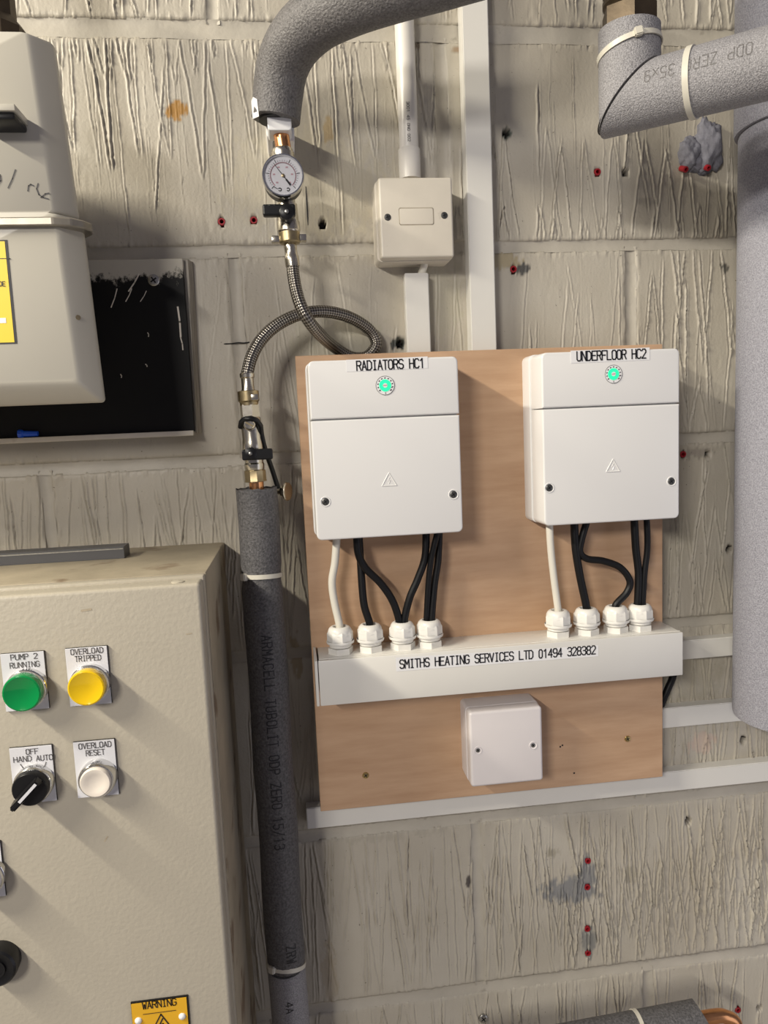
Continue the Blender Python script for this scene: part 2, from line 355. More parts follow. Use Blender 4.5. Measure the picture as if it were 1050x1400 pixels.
# stains and holes given where they sit on the wall: (x, z, rx, rz, colour, strength)
STAINS = []; HOLES = []
def wall_tint(px, py, rx, rz, col, s=1.0, rough=0.45): q = P(px, py); STAINS.append((q.x, q.z, rx, rz, col, s, rough))
def hole(px, py, r, depth=0.012): q = P(px, py); HOLES.append((q.x, q.z, r, depth)); return q
for a in [(240, 152, .013, .010, (0.40, 0.20, 0.03), 0.95, .8), (448, 180, .005, .016, (0.40, 0.27, 0.10), 0.6, .6), (780, 1216, .038, .019, (0.24, 0.24, 0.24), 0.95, .6), (802, 1200, .010, .030, (0.24, 0.24, 0.24), 0.9, .4),
          (805, 1288, .010, .022, (0.22, 0.22, 0.21), 0.85, .5), (693, 183, .007, .006, (0.10, 0.12, 0.10), 0.95, .6), (545, 470, .011, .008, (0.03, 0.035, 0.03), 0.95, .7), (716, 368, .009, .006, (0.05, 0.05, 0.05), 0.9, .7),
          (990, 366, .005, .006, (0.06, 0.06, 0.05), 0.8, .9), (470, 470, .05, .03, (0.40, 0.38, 0.27), 0.35, .6), (570, 60, .008, .006, (0.2, 0.14, 0.08), 0.7, .8), (625, 68, .007, .003, (0.25, 0.15, 0.07), 0.7, .8),
          (688, 355, .02, .012, (0.34, 0.27, 0.13), 0.6, .6), (600, 400, .03, .05, (0.42, 0.40, 0.28), 0.3, .6), (930, 930, .06, .03, (0.36, 0.33, 0.24), 0.4, .6), (955, 620, .02, .006, (0.2, 0.17, 0.15), 0.5, .9),
          (420, 250, .09, .06, (0.52, 0.47, 0.34), 0.4, .5), (405, 900, .006, .03, (0.30, 0.22, 0.10), 0.6, .8), (470, 1125, .04, .006, (0.30, 0.27, 0.22), 0.5, .9), (530, 1135, .10, .012, (0.34, 0.31, 0.25), 0.35, .7),
          (640, 1205, .004, .008, (0.05, 0.04, 0.04), 0.9, .5), (450, 1330, .01, .04, (0.38, 0.30, 0.19), 0.4, .7), (960, 1015, .02, .014, (0.55, 0.40, 0.33), 0.5, .6), (900, 740, .05, .05, (0.40, 0.37, 0.28), 0.35, .5),
          (885, 275, .012, .004, (0.2, 0.18, 0.15), 0.4, .9), (755, 1165, .012, .006, (0.25, 0.22, 0.15), 0.5, .9), (862, 1195, .01, .012, (0.3, 0.27, 0.2), 0.5, .9), (420, 470, .02, .03, (0.42, 0.40, 0.28), 0.3, .6), (107, 300, .01, .01, (0.3, 0.25, 0.2), 0.2, .5)]:
    wall_tint(*a)
RED = [(303, 303), (347, 301), (817, 235), (702, 368), (804, 1177), (803, 1213), (803, 1270), (804, 1303), (1009, 1381), (934, 621)]
DARK = [(441, 306), (855, 235), (968, 621), (997, 751), (944, 1084), (941, 1123), (1016, 1012), (1038, 1378), (547, 470), (692, 181)]
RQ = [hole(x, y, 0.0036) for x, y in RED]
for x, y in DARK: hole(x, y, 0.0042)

def scratches(style, w, h, nx, nz):
    """height map in metres and dirt mask of one block face (row 0 = bottom)"""
    H = np.zeros((nz, nx)); D = np.zeros((nz, nx))
    xs = np.linspace(0, w, nx); zs = np.linspace(0, h, nz)
    def line(x0, z0, x1, z1, amp, wid):
        if z1 < z0: x0, z0, x1, z1 = x1, z1, x0, z0
        rows = np.where((zs >= z0-1e-6) & (zs <= z1+1e-6))[0]
        if len(rows) < 3: return
        t = (zs[rows]-z0)/max(z1-z0, 1e-6)
        ph = rng.uniform(0, 6.28, 3)
        cx = x0+(x1-x0)*t + 0.0008*np.sin(t*5+ph[0]) + 0.00035*np.sin(t*17+ph[1]) + 0.00025*rng.standard_normal(len(t))
        am = amp*np.clip(np.minimum(t, 1-t)*14, 0.25, 1)*(0.55+0.5*rng.random(len(t)))
        side = rng.choice([-1, 1])
        i0 = np.clip(((cx-0.007)/w*(nx-1)).astype(int), 0, nx-1)
        k = int(0.014/w*(nx-1))+1
        idx = i0[:, None]+np.arange(k)[None]
        ok = idx < nx; idx = np.clip(idx, 0, nx-1)
        dx = xs[idx]-cx[:, None]
        pr = -1.0*np.exp(-(dx/wid)**2) + 1.35*np.exp(-((dx-side*1.9*wid)/(1.1*wid))**2) + 0.35*np.exp(-((dx+side*2.0*wid)/(0.9*wid))**2)
        rr_ = np.repeat(rows[:, None], k, 1)
        np.add.at(H, (rr_[ok], idx[ok]), (am[:, None]*pr)[ok])
        np.maximum.at(D, (rr_[ok], idx[ok]), (np.exp(-(dx/(wid*0.9))**2)*(am[:, None]/0.0017))[ok])
    A0 = style['amp']*1.75; W0 = 0.00075
    for kind, n, lo_, hi in style['sets']:
        for i in range(n):
            x = (i+rng.uniform(0.1, 0.9))/n*w
            L = h*rng.uniform(lo_, hi); a = A0*rng.uniform(0.5, 1.15); wd = W0*rng.uniform(0.75, 1.25)
            sp = rng.uniform(0.006, 0.016)*min(1.3, L/(0.5*h)+0.3)
            if kind == 'V':        # pair of scratches hanging from the top edge and meeting below
                line(x-sp, h-0.001, x, h-L, a, wd); line(x+sp*rng.uniform(-.1, .8), h-0.001, x+0.0005, h-L, a, wd)
            elif kind == 'A':      # pair rising from the bottom edge and meeting above
                line(x-sp*rng.uniform(.3, 1), 0.001, x, L, a, wd); line(x+sp, 0.001, x+0.0005, L, a, wd)
            elif kind == 'I':      # single long scratch
                z0 = rng.uniform(0, max(h-L, 0.001)); s = rng.uniform(-0.022, 0.022)
                line(x, z0, x+s, z0+L, a, wd)
            elif kind == 'N':      # zigzag running through the middle
                z0 = rng.uniform(0, max(h-L, 0.001)); 
                line(x-sp, z0+L, x, z0, a, wd); line(x+sp*.9, z0+L, x, z0, a, wd)
            elif kind == 'c':      # hairline crack
                z0 = rng.uniform(0, max(h-L, 0.001)); line(x, z0, x+rng.uniform(-0.006, 0.006), z0+L, a*0.45, wd*0.55)
    # roughness patches
    nzf = rng.standard_normal((nz, nx)); fine = blur(nzf, 3)
    patch = blur(rng.standard_normal((nz, nx)), 25); patch = patch/np.std(patch)
    H += fine*0.00010 + np.clip(patch-0.5, 0, 1.5)*blur(nzf, 5)*0.0006*style.get('rough', 1)
    return H, D
ST = {
 'dense': dict(amp=0.00105, rough=1.2, sets=[('I', 46, .4, 1.0), ('A', 9, .3, .9), ('V', 9, .3, .9), ('N', 9, .3, .6), ('c', 16, .2, .5)]),
 'wild': dict(amp=0.0012, rough=1.0, sets=[('I', 44, .3, .9), ('A', 20, .3, .9), ('V', 16, .3, .95), ('N', 22, .25, .55), ('c', 14, .2, .5)]),
 'hang': dict(amp=0.00075, rough=.5, sets=[('V', 15, .52, .70), ('V', 18, .08, .25), ('I', 7, .6, .95), ('c', 34, .4, .9)]),
 'rise': dict(amp=0.00105, rough=.5, sets=[('A', 15, .45, .62), ('A', 16, .10, .2), ('I', 6, .4, .55), ('c', 26, .4, .95)]),
 'tall': dict(amp=0.00110, rough=.6, sets=[('A', 13, .55, .95), ('A', 13, .15, .35), ('I', 22, .6, 1.0), ('V', 7, .3, .7), ('c', 12, .3, .6)]),
 'thin': dict(amp=0.00050, rough=.8, sets=[('I', 22, .4, .95), ('A', 5, .4, .8), ('c', 26, .3, .8)]),
 'smooth': dict(amp=0.00030, rough=.6, sets=[('I', 8, .4, .95), ('c', 26, .3, .8)]),
 'mid': dict(amp=0.00095, rough=.9, sets=[('I', 32, .5, 1.0), ('A', 11, .4, .9), ('V', 9, .3, .8), ('N', 6, .3, .5), ('c', 18, .3, .6)]),
}
def style_dirt(s): return 0.35 if s in ('wild', 'dense') else 0.6
def block(x0, x1, z0, z1, style):
    w, h = x1-x0, z1-z0
    if style is None: nx, nz = 5, 4
    else: nx, nz = int(w/0.00095)+1, int(h/0.0031)+1
    xs = np.linspace(0, w, nx); zs = np.linspace(0, h, nz)
    X, Z = np.meshgrid(xs+x0, zs+z0)
    stain_shade_c = np.zeros((nz, nx, 4)); stain_shade_c[..., :3] = 0.3
    if style is None: H = np.zeros((nz, nx))
    else:
        H, D = scratches(ST[style], w, h, nx, nz)
        dpatch = blur(rng.standard_normal((nz, nx)), 21); dpatch = np.clip(dpatch/np.std(dpatch)*0.5+0.45, 0, 1)
        stain_shade_c[..., :3] = (0.16, 0.13, 0.10); stain_shade_c[..., 3] = np.clip(D*0.75, 0, 1)*dpatch*style_dirt(style)*(rng.random((nz, nx))*0.5+0.5)
        big = blur(np.repeat(rng.standard_normal((nz, nx//3+1)), 3, axis=1)[:, :nx], 3); big = big/np.std(big)
        for (sx, sz, rx, rz, col, s, ro) in STAINS:
            q = ((X-sx)/rx)**2+((Z-sz)/rz)**2
            a = np.clip((1.15-q+ro*big*0.55)*2.0, 0, 1)*s
            a = np.where(q < 6, a, 0)
            k = a > stain_shade_c[..., 3]
            stain_shade_c[..., :3][k] = col; stain_shade_c[..., 3] = np.maximum(stain_shade_c[..., 3], a)
        # worn arrises along the joints
        jit = blur(rng.standard_normal((nz, nx)), 5); jit = jit/np.std(jit)*0.0009
        edge = np.minimum(np.minimum(X-x0, x1-X), np.minimum(Z-z0, z1-Z)) + jit
        H -= 0.0016*np.exp(-(np.clip(edge, 0, 1)/0.0014)**2) * (0.6+0.4*rng.random((nz, nx)))
        H += 0.0005*np.exp(-((edge-0.0055)/0.0018)**2)*np.clip(jit/0.0009, 0, 1.5)
        for (hx, hz, r, dep) in HOLES:
            q = np.sqrt((X-hx)**2+(Z-hz)**2)
            H = np.where(q < r, -dep, H); stain_shade_c[q < r*1.02] = (0.02, 0.018, 0.016, 1)  # hole interior painted near-black: its shade is put into the colour
    # skirt
    V = np.empty((nz+2, nx+2, 3)); V[1:-1, 1:-1, 0] = X; V[1:-1, 1:-1, 1] = -H; V[1:-1, 1:-1, 2] = Z
    V[0] = V[1]; V[-1] = V[-2]; V[:, 0] = V[:, 1]; V[:, -1] = V[:, -2]
    V[0, 1:-1] = V[1, 1:-1]; V[-1, 1:-1] = V[-2, 1:-1]
    V[0, 0] = V[1, 1]; V[0, -1] = V[1, -2]; V[-1, 0] = V[-2, 1]; V[-1, -1] = V[-2, -2]
    for sl in (np.s_[0, :], np.s_[-1, :], np.s_[:, 0], np.s_[:, -1]): V[sl][..., 1] = 0.03
    SC = np.pad(stain_shade_c, ((1, 1), (1, 1), (0, 0)), mode='edge')
    c = np.array([(x0+x1)/2, 0, (z0+z1)/2]); V = V-c
    n2, m2 = nx+2, nz+2
    i = np.arange(m2-1)[:, None]*n2+np.arange(n2-1)[None]
    Fc = np.stack([i, i+1, i+n2+1, i+n2], -1).reshape(-1, 4)
    me = bpy.data.meshes.new('block')
    me.vertices.add(n2*m2); me.vertices.foreach_set('co', V.reshape(-1).astype(np.float32))
    nf = len(Fc); me.loops.add(nf*4); me.loops.foreach_set('vertex_index', Fc.reshape(-1).astype(np.int32))
    me.polygons.add(nf); me.polygons.foreach_set('loop_start', (np.arange(nf)*4).astype(np.int32)); me.polygons.foreach_set('loop_total', np.full(nf, 4, np.int32))
    if style is not None: me.polygons.foreach_set('use_smooth', np.ones(nf, bool))
    me.update(calc_edges=True)
    at = me.color_attributes.new('wall_tint', 'FLOAT_COLOR', 'POINT'); at.data.foreach_set('color', SC.reshape(-1).astype(np.float32))  # carries groove dirt, stains and the painted shade inside holes
    me.materials.append(M['wall'])
    o = bpy.data.objects.new('block', me); COL.objects.link(o); o.parent = wall; o.location = c + np.array([0, 0, ZO])
    return o
for k in range(len(STAINS)): s = STAINS[k]; STAINS[k] = (s[0], s[1]-ZO)+tuple(s[2:])
HOLES[:] = [(a, b-ZO, c, d) for a, b, c, d in HOLES]
# course k hangs below joint k; its perpend position and the style of its blocks from left to right
PERP = {-2: .225, -1: -.015, 0: .225, 1: -.009, 2: -.225, 3: 0.0, 4: .239, 5: .009, 6: .225, 7: 0.0}
JT = {-1: .006, 0: .0088, 1: .0058, 2: .0058, 3: .0055, 4: .0062, 5: .0062, 6: .006, 7: .006, 8: .006, -2: .006}
STY = {-1: {-1: 'dense', 0: 'dense', 1: 'dense'}, 0: {-1: 'hang', 0: 'hang', 1: 'rise'}, 1: {-1: 'smooth', 0: 'thin', 1: 'tall'},
       2: {-1: 'dense', 0: 'mid', 1: 'tall'}, 3: {-1: 'thin', 0: 'mid', 1: 'tall'}, 4: {-1: 'mid', 0: 'mid', 1: 'wild'}, 5: {-1: 'mid', 0: 'dense', 1: 'mid'}}
zmin_j, xs_l, xs_r = 8, -0.95, 1.25
for k in range(-2, 8):
    p0 = PERP[k]; zt = -k*B-JT[k]; zb = -(k+1)*B+JT[k+1]
    n0 = math.floor((xs_l-p0)/0.45); first = None
    for n in range(n0, 5):
        a, b = p0+0.45*n, p0+0.45*(n+1)
        if a > xs_r: break
        # style index: the block that holds x = 0.1 is number 0
        si = n - math.floor((0.1-p0)/0.45)
        vis = b > -0.36 and a < 0.66 and -1 <= k <= 5
        sty = STY.get(k, {}).get(si, 'mid') if vis else None
        block(a+0.0058, b-0.0058, zb, zt, sty)
        # upright joint on the left of this block
        bm = BM(); rows = []
        for j in range(13):
            z = zb-0.004+(zt-zb+0.008)*j/12
            rows.append([Vector((a+q*0.0072+0.0006*math.sin(j*1.3+n), y, z+ZO)) for q, y in ((-1, .0006), (-.75, .0016), (-.2, .0028), (.4, .0022), (1, .0004))])
        loft(bm, rows, False, False, closed=False); build('upright_mortar_joint', finish_up(bm), M['mortar'], wall, 80)
for k in range(-1, 9):
    z = -k*B; t = JT.get(k, .006)+0.0012; bm = BM(); rows = []
    for j in range(111):
        x = xs_l+(xs_r-xs_l)*j/110; w = 0.0005*math.sin(j*.9+k)+0.0004*math.sin(j*2.3)
        rows.append([Vector((x, y+0.0003*math.sin(j*1.7+k), z+ZO+q*t+w)) for q, y in ((1, .0010), (.7, .0020), (.2, .0022), (-.4, .0016), (-.8, .0008), (-1, .0004))])
    loft(bm, rows, False, False, closed=False); build('bed_mortar_joint', finish_up(bm), M['mortar'], wall, 80)
for q in RQ:
    bm = BM(); lathe(bm, Vector((q.x, 0.008, q.z)), Vector((0, -1, 0)), [(0, .0022), (0, .0037), (.0080, .0039), (.0088, .0036), (.0088, .0022), (.001, .0018)], 14, caps=False)
    build('wall_plug', bm, M['red_plug'], wall, 40)
# a crack in the paint
bm = BM(); a, b = P(306, 470), P(341, 468)
tube(bm, smooth_path([Vector((a.x+(b.x-a.x)*t, -.0002, a.z+(b.z-a.z)*t+random.uniform(-.0006, .0006))) for t in (0, .3, .55, .8, 1)], 3), [.0004]+[.0008]*11+[.001], 6); build('paint_crack', bm, M['rubber'], wall)
bm = BM(); a, b = P(418, 255), P(421, 308)
tube(bm, [Vector((a.x+(b.x-a.x)*t, 0, a.z+(b.z-a.z)*t)) for t in (0, .3, .6, .8, 1)], [.0004, .0009, .001, .0008, .0003], 6); build('paint_crack', bm, M['rubber'], wall)
# a screw left in the wall at the bottom
def screw_part(parent, c, r, d, material, name='screw', cross=True, ang=0.6):
    """c: x,z centre on a plane at depth d; head stands 1 mm proud"""
    bm = BM(); lathe(bm, Vector((c.x, -(d-0.002), c.z)), Vector((0, -1, 0)), [(0, r), (.0022, r), (.0029, r*.86), (.0032, r*.5), (.0032, 0)], 20)
    s = build(name, bm, material, parent, 40)
    if cross:
        bm = BM()
        for k in range(2):
            a = ang+k*math.pi/2; u = Vector((math.cos(a), 0, math.sin(a))); v = Vector((-u.z, 0, u.x)); o = Vector((c.x, -(d+0.0013), c.z))
            vs_ = [bm.verts.new(o+u*i*r*.6+v*j*r*.13) for i, j in ((-1, -1), (1, -1), (1, 1), (-1, 1))]; bm.faces.new(vs_)
        build('slot', finish_up(bm), M['rubber'], s, 0)
    return s
screw_part(wall, P(661, 1393, .002), .0058, .002, M['steel'], 'screw_head')
bm = BM(); box(bm, -2.5, 3.0, 0.0, 3.0, -0.05, 0.0); build('floor', bm, M['floor'], None, 0, 'grey concrete floor of the plant room', 'floor', kind='structure')

# ------------------------------------------------------------------ mounting board
DB = 0.040
tl, br_ = P(405, 485, DB), P(906, 1062, DB); tr, bl = P(906, 472, DB), P(437, 1110, DB)
BX0, BX1 = (tl.x+bl.x)/2, (tr.x+br_.x)/2; BZ1, BZ0 = (tl.z+tr.z)/2, (bl.z+br_.z)/2
brd = thing('mounting_board', 'tan plywood backing board carrying both white control boxes', 'board', ((BX0+BX1)/2, -DB, BZ0))
bm = BM(); box(bm, BX0, BX1, 0.0265, DB, BZ0, BZ1, 0.0006, 1); build('panel', bm, M['ply'], brd, 0)
for q in ((500, 1060), (858, 1010)): screw_part(brd, P(*q, DB), .0038, DB, M['brass'])
for q in ((766, 1021), (769, 1019), (785, 1057)):
    bm = BM(); c = P(*q, DB+.0003); lathe(bm, c, Vector((0, -1, 0)), [(0, .0011), (.0002, .0009)], 10); build('pin_hole', bm, M['rubber'], brd)
for (x, z) in ((BX0+.06, BZ0+.12), (BX1-.06, BZ0+.12), (BX0+.06, BZ1-.12), (BX1-.06, BZ1-.12)):
    bm = BM(); lathe(bm, Vector((x, 0, z)), Vector((0, -1, 0)), [(0, .01), (.0275, .01)], 16); build('spacer', bm, M['ply'], brd)

# ------------------------------------------------------------------ control boxes
def control_box(tl, br, word, wa, wb, tape, dial, tri, screws, seam, label, name='control_box'):
    d1 = 0.100; a, b = P(*tl, d1), P(*br, d1)
    x0, x1, z1, z0 = a.x, b.x, a.z, b.z
    t = thing(name, label, 'control box', ((x0+x1)/2, -DB, z0), 'control boxes on the plywood board')
    zs = (P(*seam[0], d1).z+P(*seam[1], d1).z)/2
    bm = BM(); rrprism(bm, x0-.0012, x1+.0008, z0-.0002, z1+.0008, DB, 0.064, .0065, .0008); build('base', bm, M['white'], t)
    bm = BM(); rrprism(bm, x0+.003, x1-.003, z0+.003, z1-.003, 0.062, 0.0972, .003, 0); build('seam_backing', bm, M['gap'], t)
    bm = BM(); rrprism(bm, x0, x1, z0, zs-.00015, 0.0643, d1, (.006, .006, .0004, .0004), .0016, .0006); low = build('lower_cover', bm, M['white'], t)
    bm = BM(); rrprism(bm, x0, x1, zs+.00015, z1, 0.0643, d1, (.0004, .0004, .006, .006), .0016, .0006); upc = build('upper_cover', bm, M['white'], t)
    for s in screws:
        c = P(*s, d1)
        bm = BM(); lathe(bm, Vector((c.x, -d1+.0006, c.z)), Vector((0, -1, 0)), [(0, .0044), (.0009, .0044), (.0012, .0048), (.0009, .0053), (0, .0054)], 24, caps=False); build('screw_recess', bm, M['white'], low)
        screw_part(t, c, .0042, d1-.0006, M['darkscrew'])
    A, C_ = P(*tape[0], d1), P(*tape[1], d1)
    bm = BM(); u = Vector((1, 0, (P(*wb, d1).z-P(*wa, d1).z)/(P(*wb, d1).x-P(*wa, d1).x)))
    hh = A.z-(C_.z-u.z*(C_.x-A.x)); L = C_.x-A.x
    vs_ = [Vector((A.x, -d1-e, A.z+q)) + u*s for e in (0, .0003) for s, q in ((0, -hh), (L, -hh), (L, 0), (0, 0))]
    vv = [bm.verts.new(v) for v in vs_]; bm.faces.new(vv[4:]); 
    for i in range(4): bm.faces.new((vv[i], vv[(i+1) % 4], vv[4+(i+1) % 4], vv[4+i]))
    lab = build('name_label', finish(bm), M['tape'], t, 0, 'white tape label reading ' + word)
    build('lettering', flat_text(word, wa, wb, 12.5, d1, 1.75, .0006), M['ink'], lab, 0)
    c = P(*dial, d1); r = .0093
    def disc(nm, r0, r1, e, m, par, n=36):
        bm = BM(); lathe(bm, Vector((c.x, -d1, c.z)), Vector((0, -1, 0)), [(0, r1), (e, r1), (e, r0)] if r0 > 0 else [(0, r1), (e, r1), (e, 0)], n, caps=False); return build(nm, bm, m, par, 30)
    di = disc('dial', 0, r, .0004, M['tape'], t); di['label'] = 'round dial with a glowing green centre'
    bm = BM(); ribbon(bm, [(c.x+r*math.cos(k*.1745), c.z+r*math.sin(k*.1745)) for k in range(37)], .0004, lambda x, z: Vector((x, -d1-.0006, z))); build('dial_outline', finish_up(bm), M['darkscrew'], di, 0)
    g = disc('green_ring', 0, .0060, .0007, M['green_led'], di)
    disc('dial_hub', 0, .0022, .0011, M['tape'], di)
    bm = BM(); ribbon(bm, [(c.x-.0022, c.z), (c.x+.0015, c.z+.0004)], .0009, lambda x, z: Vector((x, -d1-.0014, z))); build('pointer', finish_up(bm), M['gauge_red'], di, 0)
    bm = BM()
    for k in range(11):
        a = math.radians(-40+26*k); sz = .0006 if k not in (0, 10, 1) else .001
        cc = (c.x+.0073*math.cos(a), c.z+.0073*math.sin(a)); ribbon(bm, [(cc[0]-sz*.5, cc[1]-sz*.4), (cc[0]+sz*.5, cc[1]+sz*.4)], .0009, lambda x, z: Vector((x, -d1-.0008, z)))
    ribbon(bm, [(c.x, c.z-.0068), (c.x, c.z-.0086)], .0005, lambda x, z: Vector((x, -d1-.0008, z)))
    build('scale_marks', finish_up(bm), M['ink'], di, 0)
    # raised warning triangle
    c = P(*tri, d1); bm = BM()
    def rib3(pl, w=.0006):
        for p_, q_ in zip(pl[:-1], pl[1:]): tube(bm, [Vector((p_[0], -d1, p_[1])), Vector((q_[0], -d1, q_[1]))], w, 6)
    s = .0075; T = [(c.x-s, c.z-s*.78), (c.x+s, c.z-s*.78), (c.x, c.z+s*.95)]; rib3(T+[T[0]])
    rib3([(c.x+.0008, c.z+.003), (c.x-.0012, c.z-.0006), (c.x+.0012, c.z-.0002), (c.x-.0004, c.z-.0042)], .0004)
    build('warning_triangle', bm, M['embossed'], low)
    return t, (x0, x1, z0, z1)
cb1, R1 = control_box((419.5, 493), (634, 728), 'RADIATORS HC1', (488, 506.5), (580, 502.5), ((473, 492), (585, 503.5)), (526.5, 527), (532, 656), ((445, 686), (620, 676)), ((426, 575), (631, 566)), 'white control box labelled RADIATORS HC1 with a green dial')
cb2, R2 = control_box((739.5, 481.5), (929.5, 709), 'UNDERFLOOR HC2', (789, 493.5), (883, 489.5), ((780, 479.5), (888, 492)), (838.5, 511.5), (838, 637), ((751, 667), (918, 658)), ((722, 560), (930, 551)), 'white control box labelled UNDERFLOOR HC2 with a green dial')

# ------------------------------------------------------------------ gland trunking
D_T = 0.092
a, b, c_, e = P(433.5, 903, D_T), P(434.5, 967, D_T), P(934, 867, D_T), P(934, 921, D_T)
TX0, TX1 = (a.x+b.x)/2, (c_.x+e.x)/2; TZ1, TZ0 = (a.z+c_.z)/2, (b.z+e.z)/2
tk = thing('gland_trunking', 'white square trunking across the board holding eight cable glands', 'trunking', ((TX0+TX1)/2, -DB, TZ0))
bm = BM(); box(bm, TX0+.003, TX1, DB, D_T-.004, TZ0, TZ1, .0008); build('body', bm, M['white2'], tk)
bm = BM(); box(bm, TX0+.002, TX1, D_T-.0045, D_T, TZ0-.0006, TZ1+.0006, .0012); lid = build('lid', bm, M['white2'], tk)
bm = BM(); box(bm, TX0+.003, TX1, D_T-.0085, D_T-.0072, TZ1-.001, TZ1+.0005); build('lid_seam', bm, M['white2'], tk, 0)
bm = BM(); rrprism(bm, TX0-.0018, TX0+.0012, TZ0-.0005, TZ1+.0008, DB, D_T, .001, .0005); build('end_cap', bm, M['white2'], tk)
A, C_ = P(541, 902, D_T), P(818, 896, D_T)
bm = BM(); z0 = P(541, 918, D_T).z
vs_ = [Vector((A.x, -D_T-.0002, z0)), Vector((C_.x, -D_T-.0002, P(818, 897, D_T).z)), Vector((C_.x, -D_T-.0002, P(818, 882, D_T).z)), Vector((A.x, -D_T-.0002, P(541, 899, D_T).z))]
bm.faces.new([bm.verts.new(v) for v in vs_]); lab = build('name_label', finish_up(bm), M['tape'], tk, 0, 'white tape label reading SMITHS HEATING SERVICES LTD 01494 328382')
build('lettering', flat_text('SMITHS HEATING SERVICES LTD 01494 328382', (547, 914), (814, 894), 11.5, D_T, 1.6, .0005), M['ink'], lab, 0)

# ------------------------------------------------------------------ cable glands
GY = 0.066
def gland(px, py, label, group):
    c = Vector((P(px, py-10, GY).x, -GY, TZ1)); up = Vector((0, 0, 1))
    t = thing('cable_gland', label, 'cable gland', c, group)
    ph = random.uniform(0, 1)
    bm = BM(); lathe(bm, c-up*.001, up, [(0, .0135), (.0075, .0135)], 6, ph); build('hex_base', bm, M['gland'], t, 0)
    bm = BM(); lathe(bm, c, up, [(.0074, .0118), (.0115, .0118)], 28); build('collar', bm, M['gland'], t, 40)
    bm = BM(); lathe(bm, c, up, [(.0112, .0120), (.0112, .0146), (.0128, .0150), (.0142, .0146)], 32, caps=False)
    lathe(bm, c, up, [(.0140, .0143), (.0225, .0141), (.0245, .0128)], 8, ph+.3, caps=False)
    prof = [(.0205, .0134)]+[(.0225+.0068*math.sin(k*math.pi/10), .0078+.0052*math.cos(k*math.pi/10)) for k in range(6)]+[(.0285, .0068), (.022, .0064)]
    lathe(bm, c, up, prof, 28, caps=False)
    build('dome_nut', bm, M['gland'], t, 30)
    bm = BM(); lathe(bm, c, up, [(.024, .0066), (.0262, .0066), (.0268, .0050), (.0262, 0)], 20, caps=False); build('seal', bm, M['rubber'], t, 40)
    return c+up*.026
gp = [(465, 880, 'white nylon cable gland at the left end of the trunking, white cable in it'), (506, 876, 'white cable gland holding one black cable, next to the white cable under the RADIATORS box'), (550, 873, 'white cable gland where two black cables meet in a V'), (587, 869, 'white cable gland with two parallel black cables under the RADIATORS box'),
      (763, 857, 'white cable gland with the white cable under the UNDERFLOOR box'), (802, 853.5, 'white cable gland holding the straight single black cable under the UNDERFLOOR box'), (842, 850.5, 'white cable gland holding the S-bent black cable'), (875, 847, 'white cable gland nearest the right end of the trunking, two black cables in it')]
GT = [gland(x, y, l, 'cable glands on the trunking') for x, y, l in gp]

# ------------------------------------------------------------------ cables
def cable(pts, r, m, label, end, d0, zb, group, off=(0, 0)):
    """runs from inside a box bottom down the given pixels to a gland mouth"""
    w = []
    n = len(pts)
    for i, (x, y) in enumerate(pts):
        f = i/(n-1); w.append(P(x, y, d0*(1-f)+GY*f))
    w[0].z = zb - 0.0002; 
    e = end + Vector((off[0], off[1], 0)); w[-1] = e + Vector((0, 0, .004)); w.append(e - Vector((0, 0, .006)))
    w = [Vector((w[0].x, w[0].y, w[0].z))]+w[1:]
    bm = BM(); tube(bm, smooth_path(w, 7), r, 12)
    return build('cable', bm, m, None, 60, label, 'cable', group)
zl, zr = R1[2], R2[2]
g1, g2 = 'cables below the RADIATORS box', 'cables below the UNDERFLOOR box'
K, W_ = M['black_cable'], M['white_cable']
cable([(461, 741), (458, 768), (454, 795), (457, 822), (463, 855)], .0041, W_, 'white cable from the RADIATORS box down to the first gland', GT[0], .066, zl, g1)
cable([(491, 739), (493, 768), (495, 800), (498, 828), (502, 853)], .0041, K, 'black cable dropping nearly straight beside the white cable under the RADIATORS box', GT[1], .060, zl, g1)
cable([(488, 739), (490, 757), (500, 777), (521, 798), (537, 822), (547, 848)], .0041, K, 'black cable slanting rightward over its neighbour, left arm of the V', GT[2], .072, zl, g1, (-.0028, 0))
cable([(583, 736), (581, 762), (571, 792), (560, 818), (552, 847)], .0041, K, 'black cable slanting leftward to the gland, right arm of the V', GT[2], .066, zl, g1, (.0026, .0005))
cable([(599, 734), (590, 762), (586, 795), (584, 842)], .0033, K, 'thin black cable bowing left, one of the pair at the right of the RADIATORS box', GT[3], .072, zl, g1, (-.0028, 0))
cable([(601, 734), (599, 765), (594, 800), (591, 842)], .0039, K, 'thicker black cable on the right of the pair under the RADIATORS box', GT[3], .062, zl, g1, (.0030, 0))
cable([(751, 719), (753, 750), (757, 788), (765, 827)], .0040, W_, 'white cable from the UNDERFLOOR box down to the trunking', GT[4], .070, zr, g2)
cable([(785, 718), (787, 750), (793, 788), (801, 826)], .0044, K, 'straight thick black cable beside the white cable under the UNDERFLOOR box', GT[5], .066, zr, g2)
cable([(803, 717), (795, 738), (793, 755), (803, 764), (825, 767), (848, 776), (861, 794), (857, 810), (847, 826)], .0039, K, 'black cable bent in an S shape under the UNDERFLOOR box', GT[6], .066, zr, g2)
cable([(867, 714), (869, 748), (873, 785), (875, 820)], .0042, K, 'thick black cable, left of the rightmost pair under the UNDERFLOOR box', GT[7], .064, zr, g2, (-.0028, 0))
cable([(884, 713), (885, 748), (881, 785), (878, 820)], .0034, K, 'thin black cable, rightmost of all under the UNDERFLOOR box', GT[7], .066, zr, g2, (.0032, 0))
bm = BM(); tube(bm, smooth_path([P(924, 905, .010), P(920, 925, .010), P(913, 942, .010), P(906, 958, .010), P(896, 985, .010)], 6), .0042, 12)
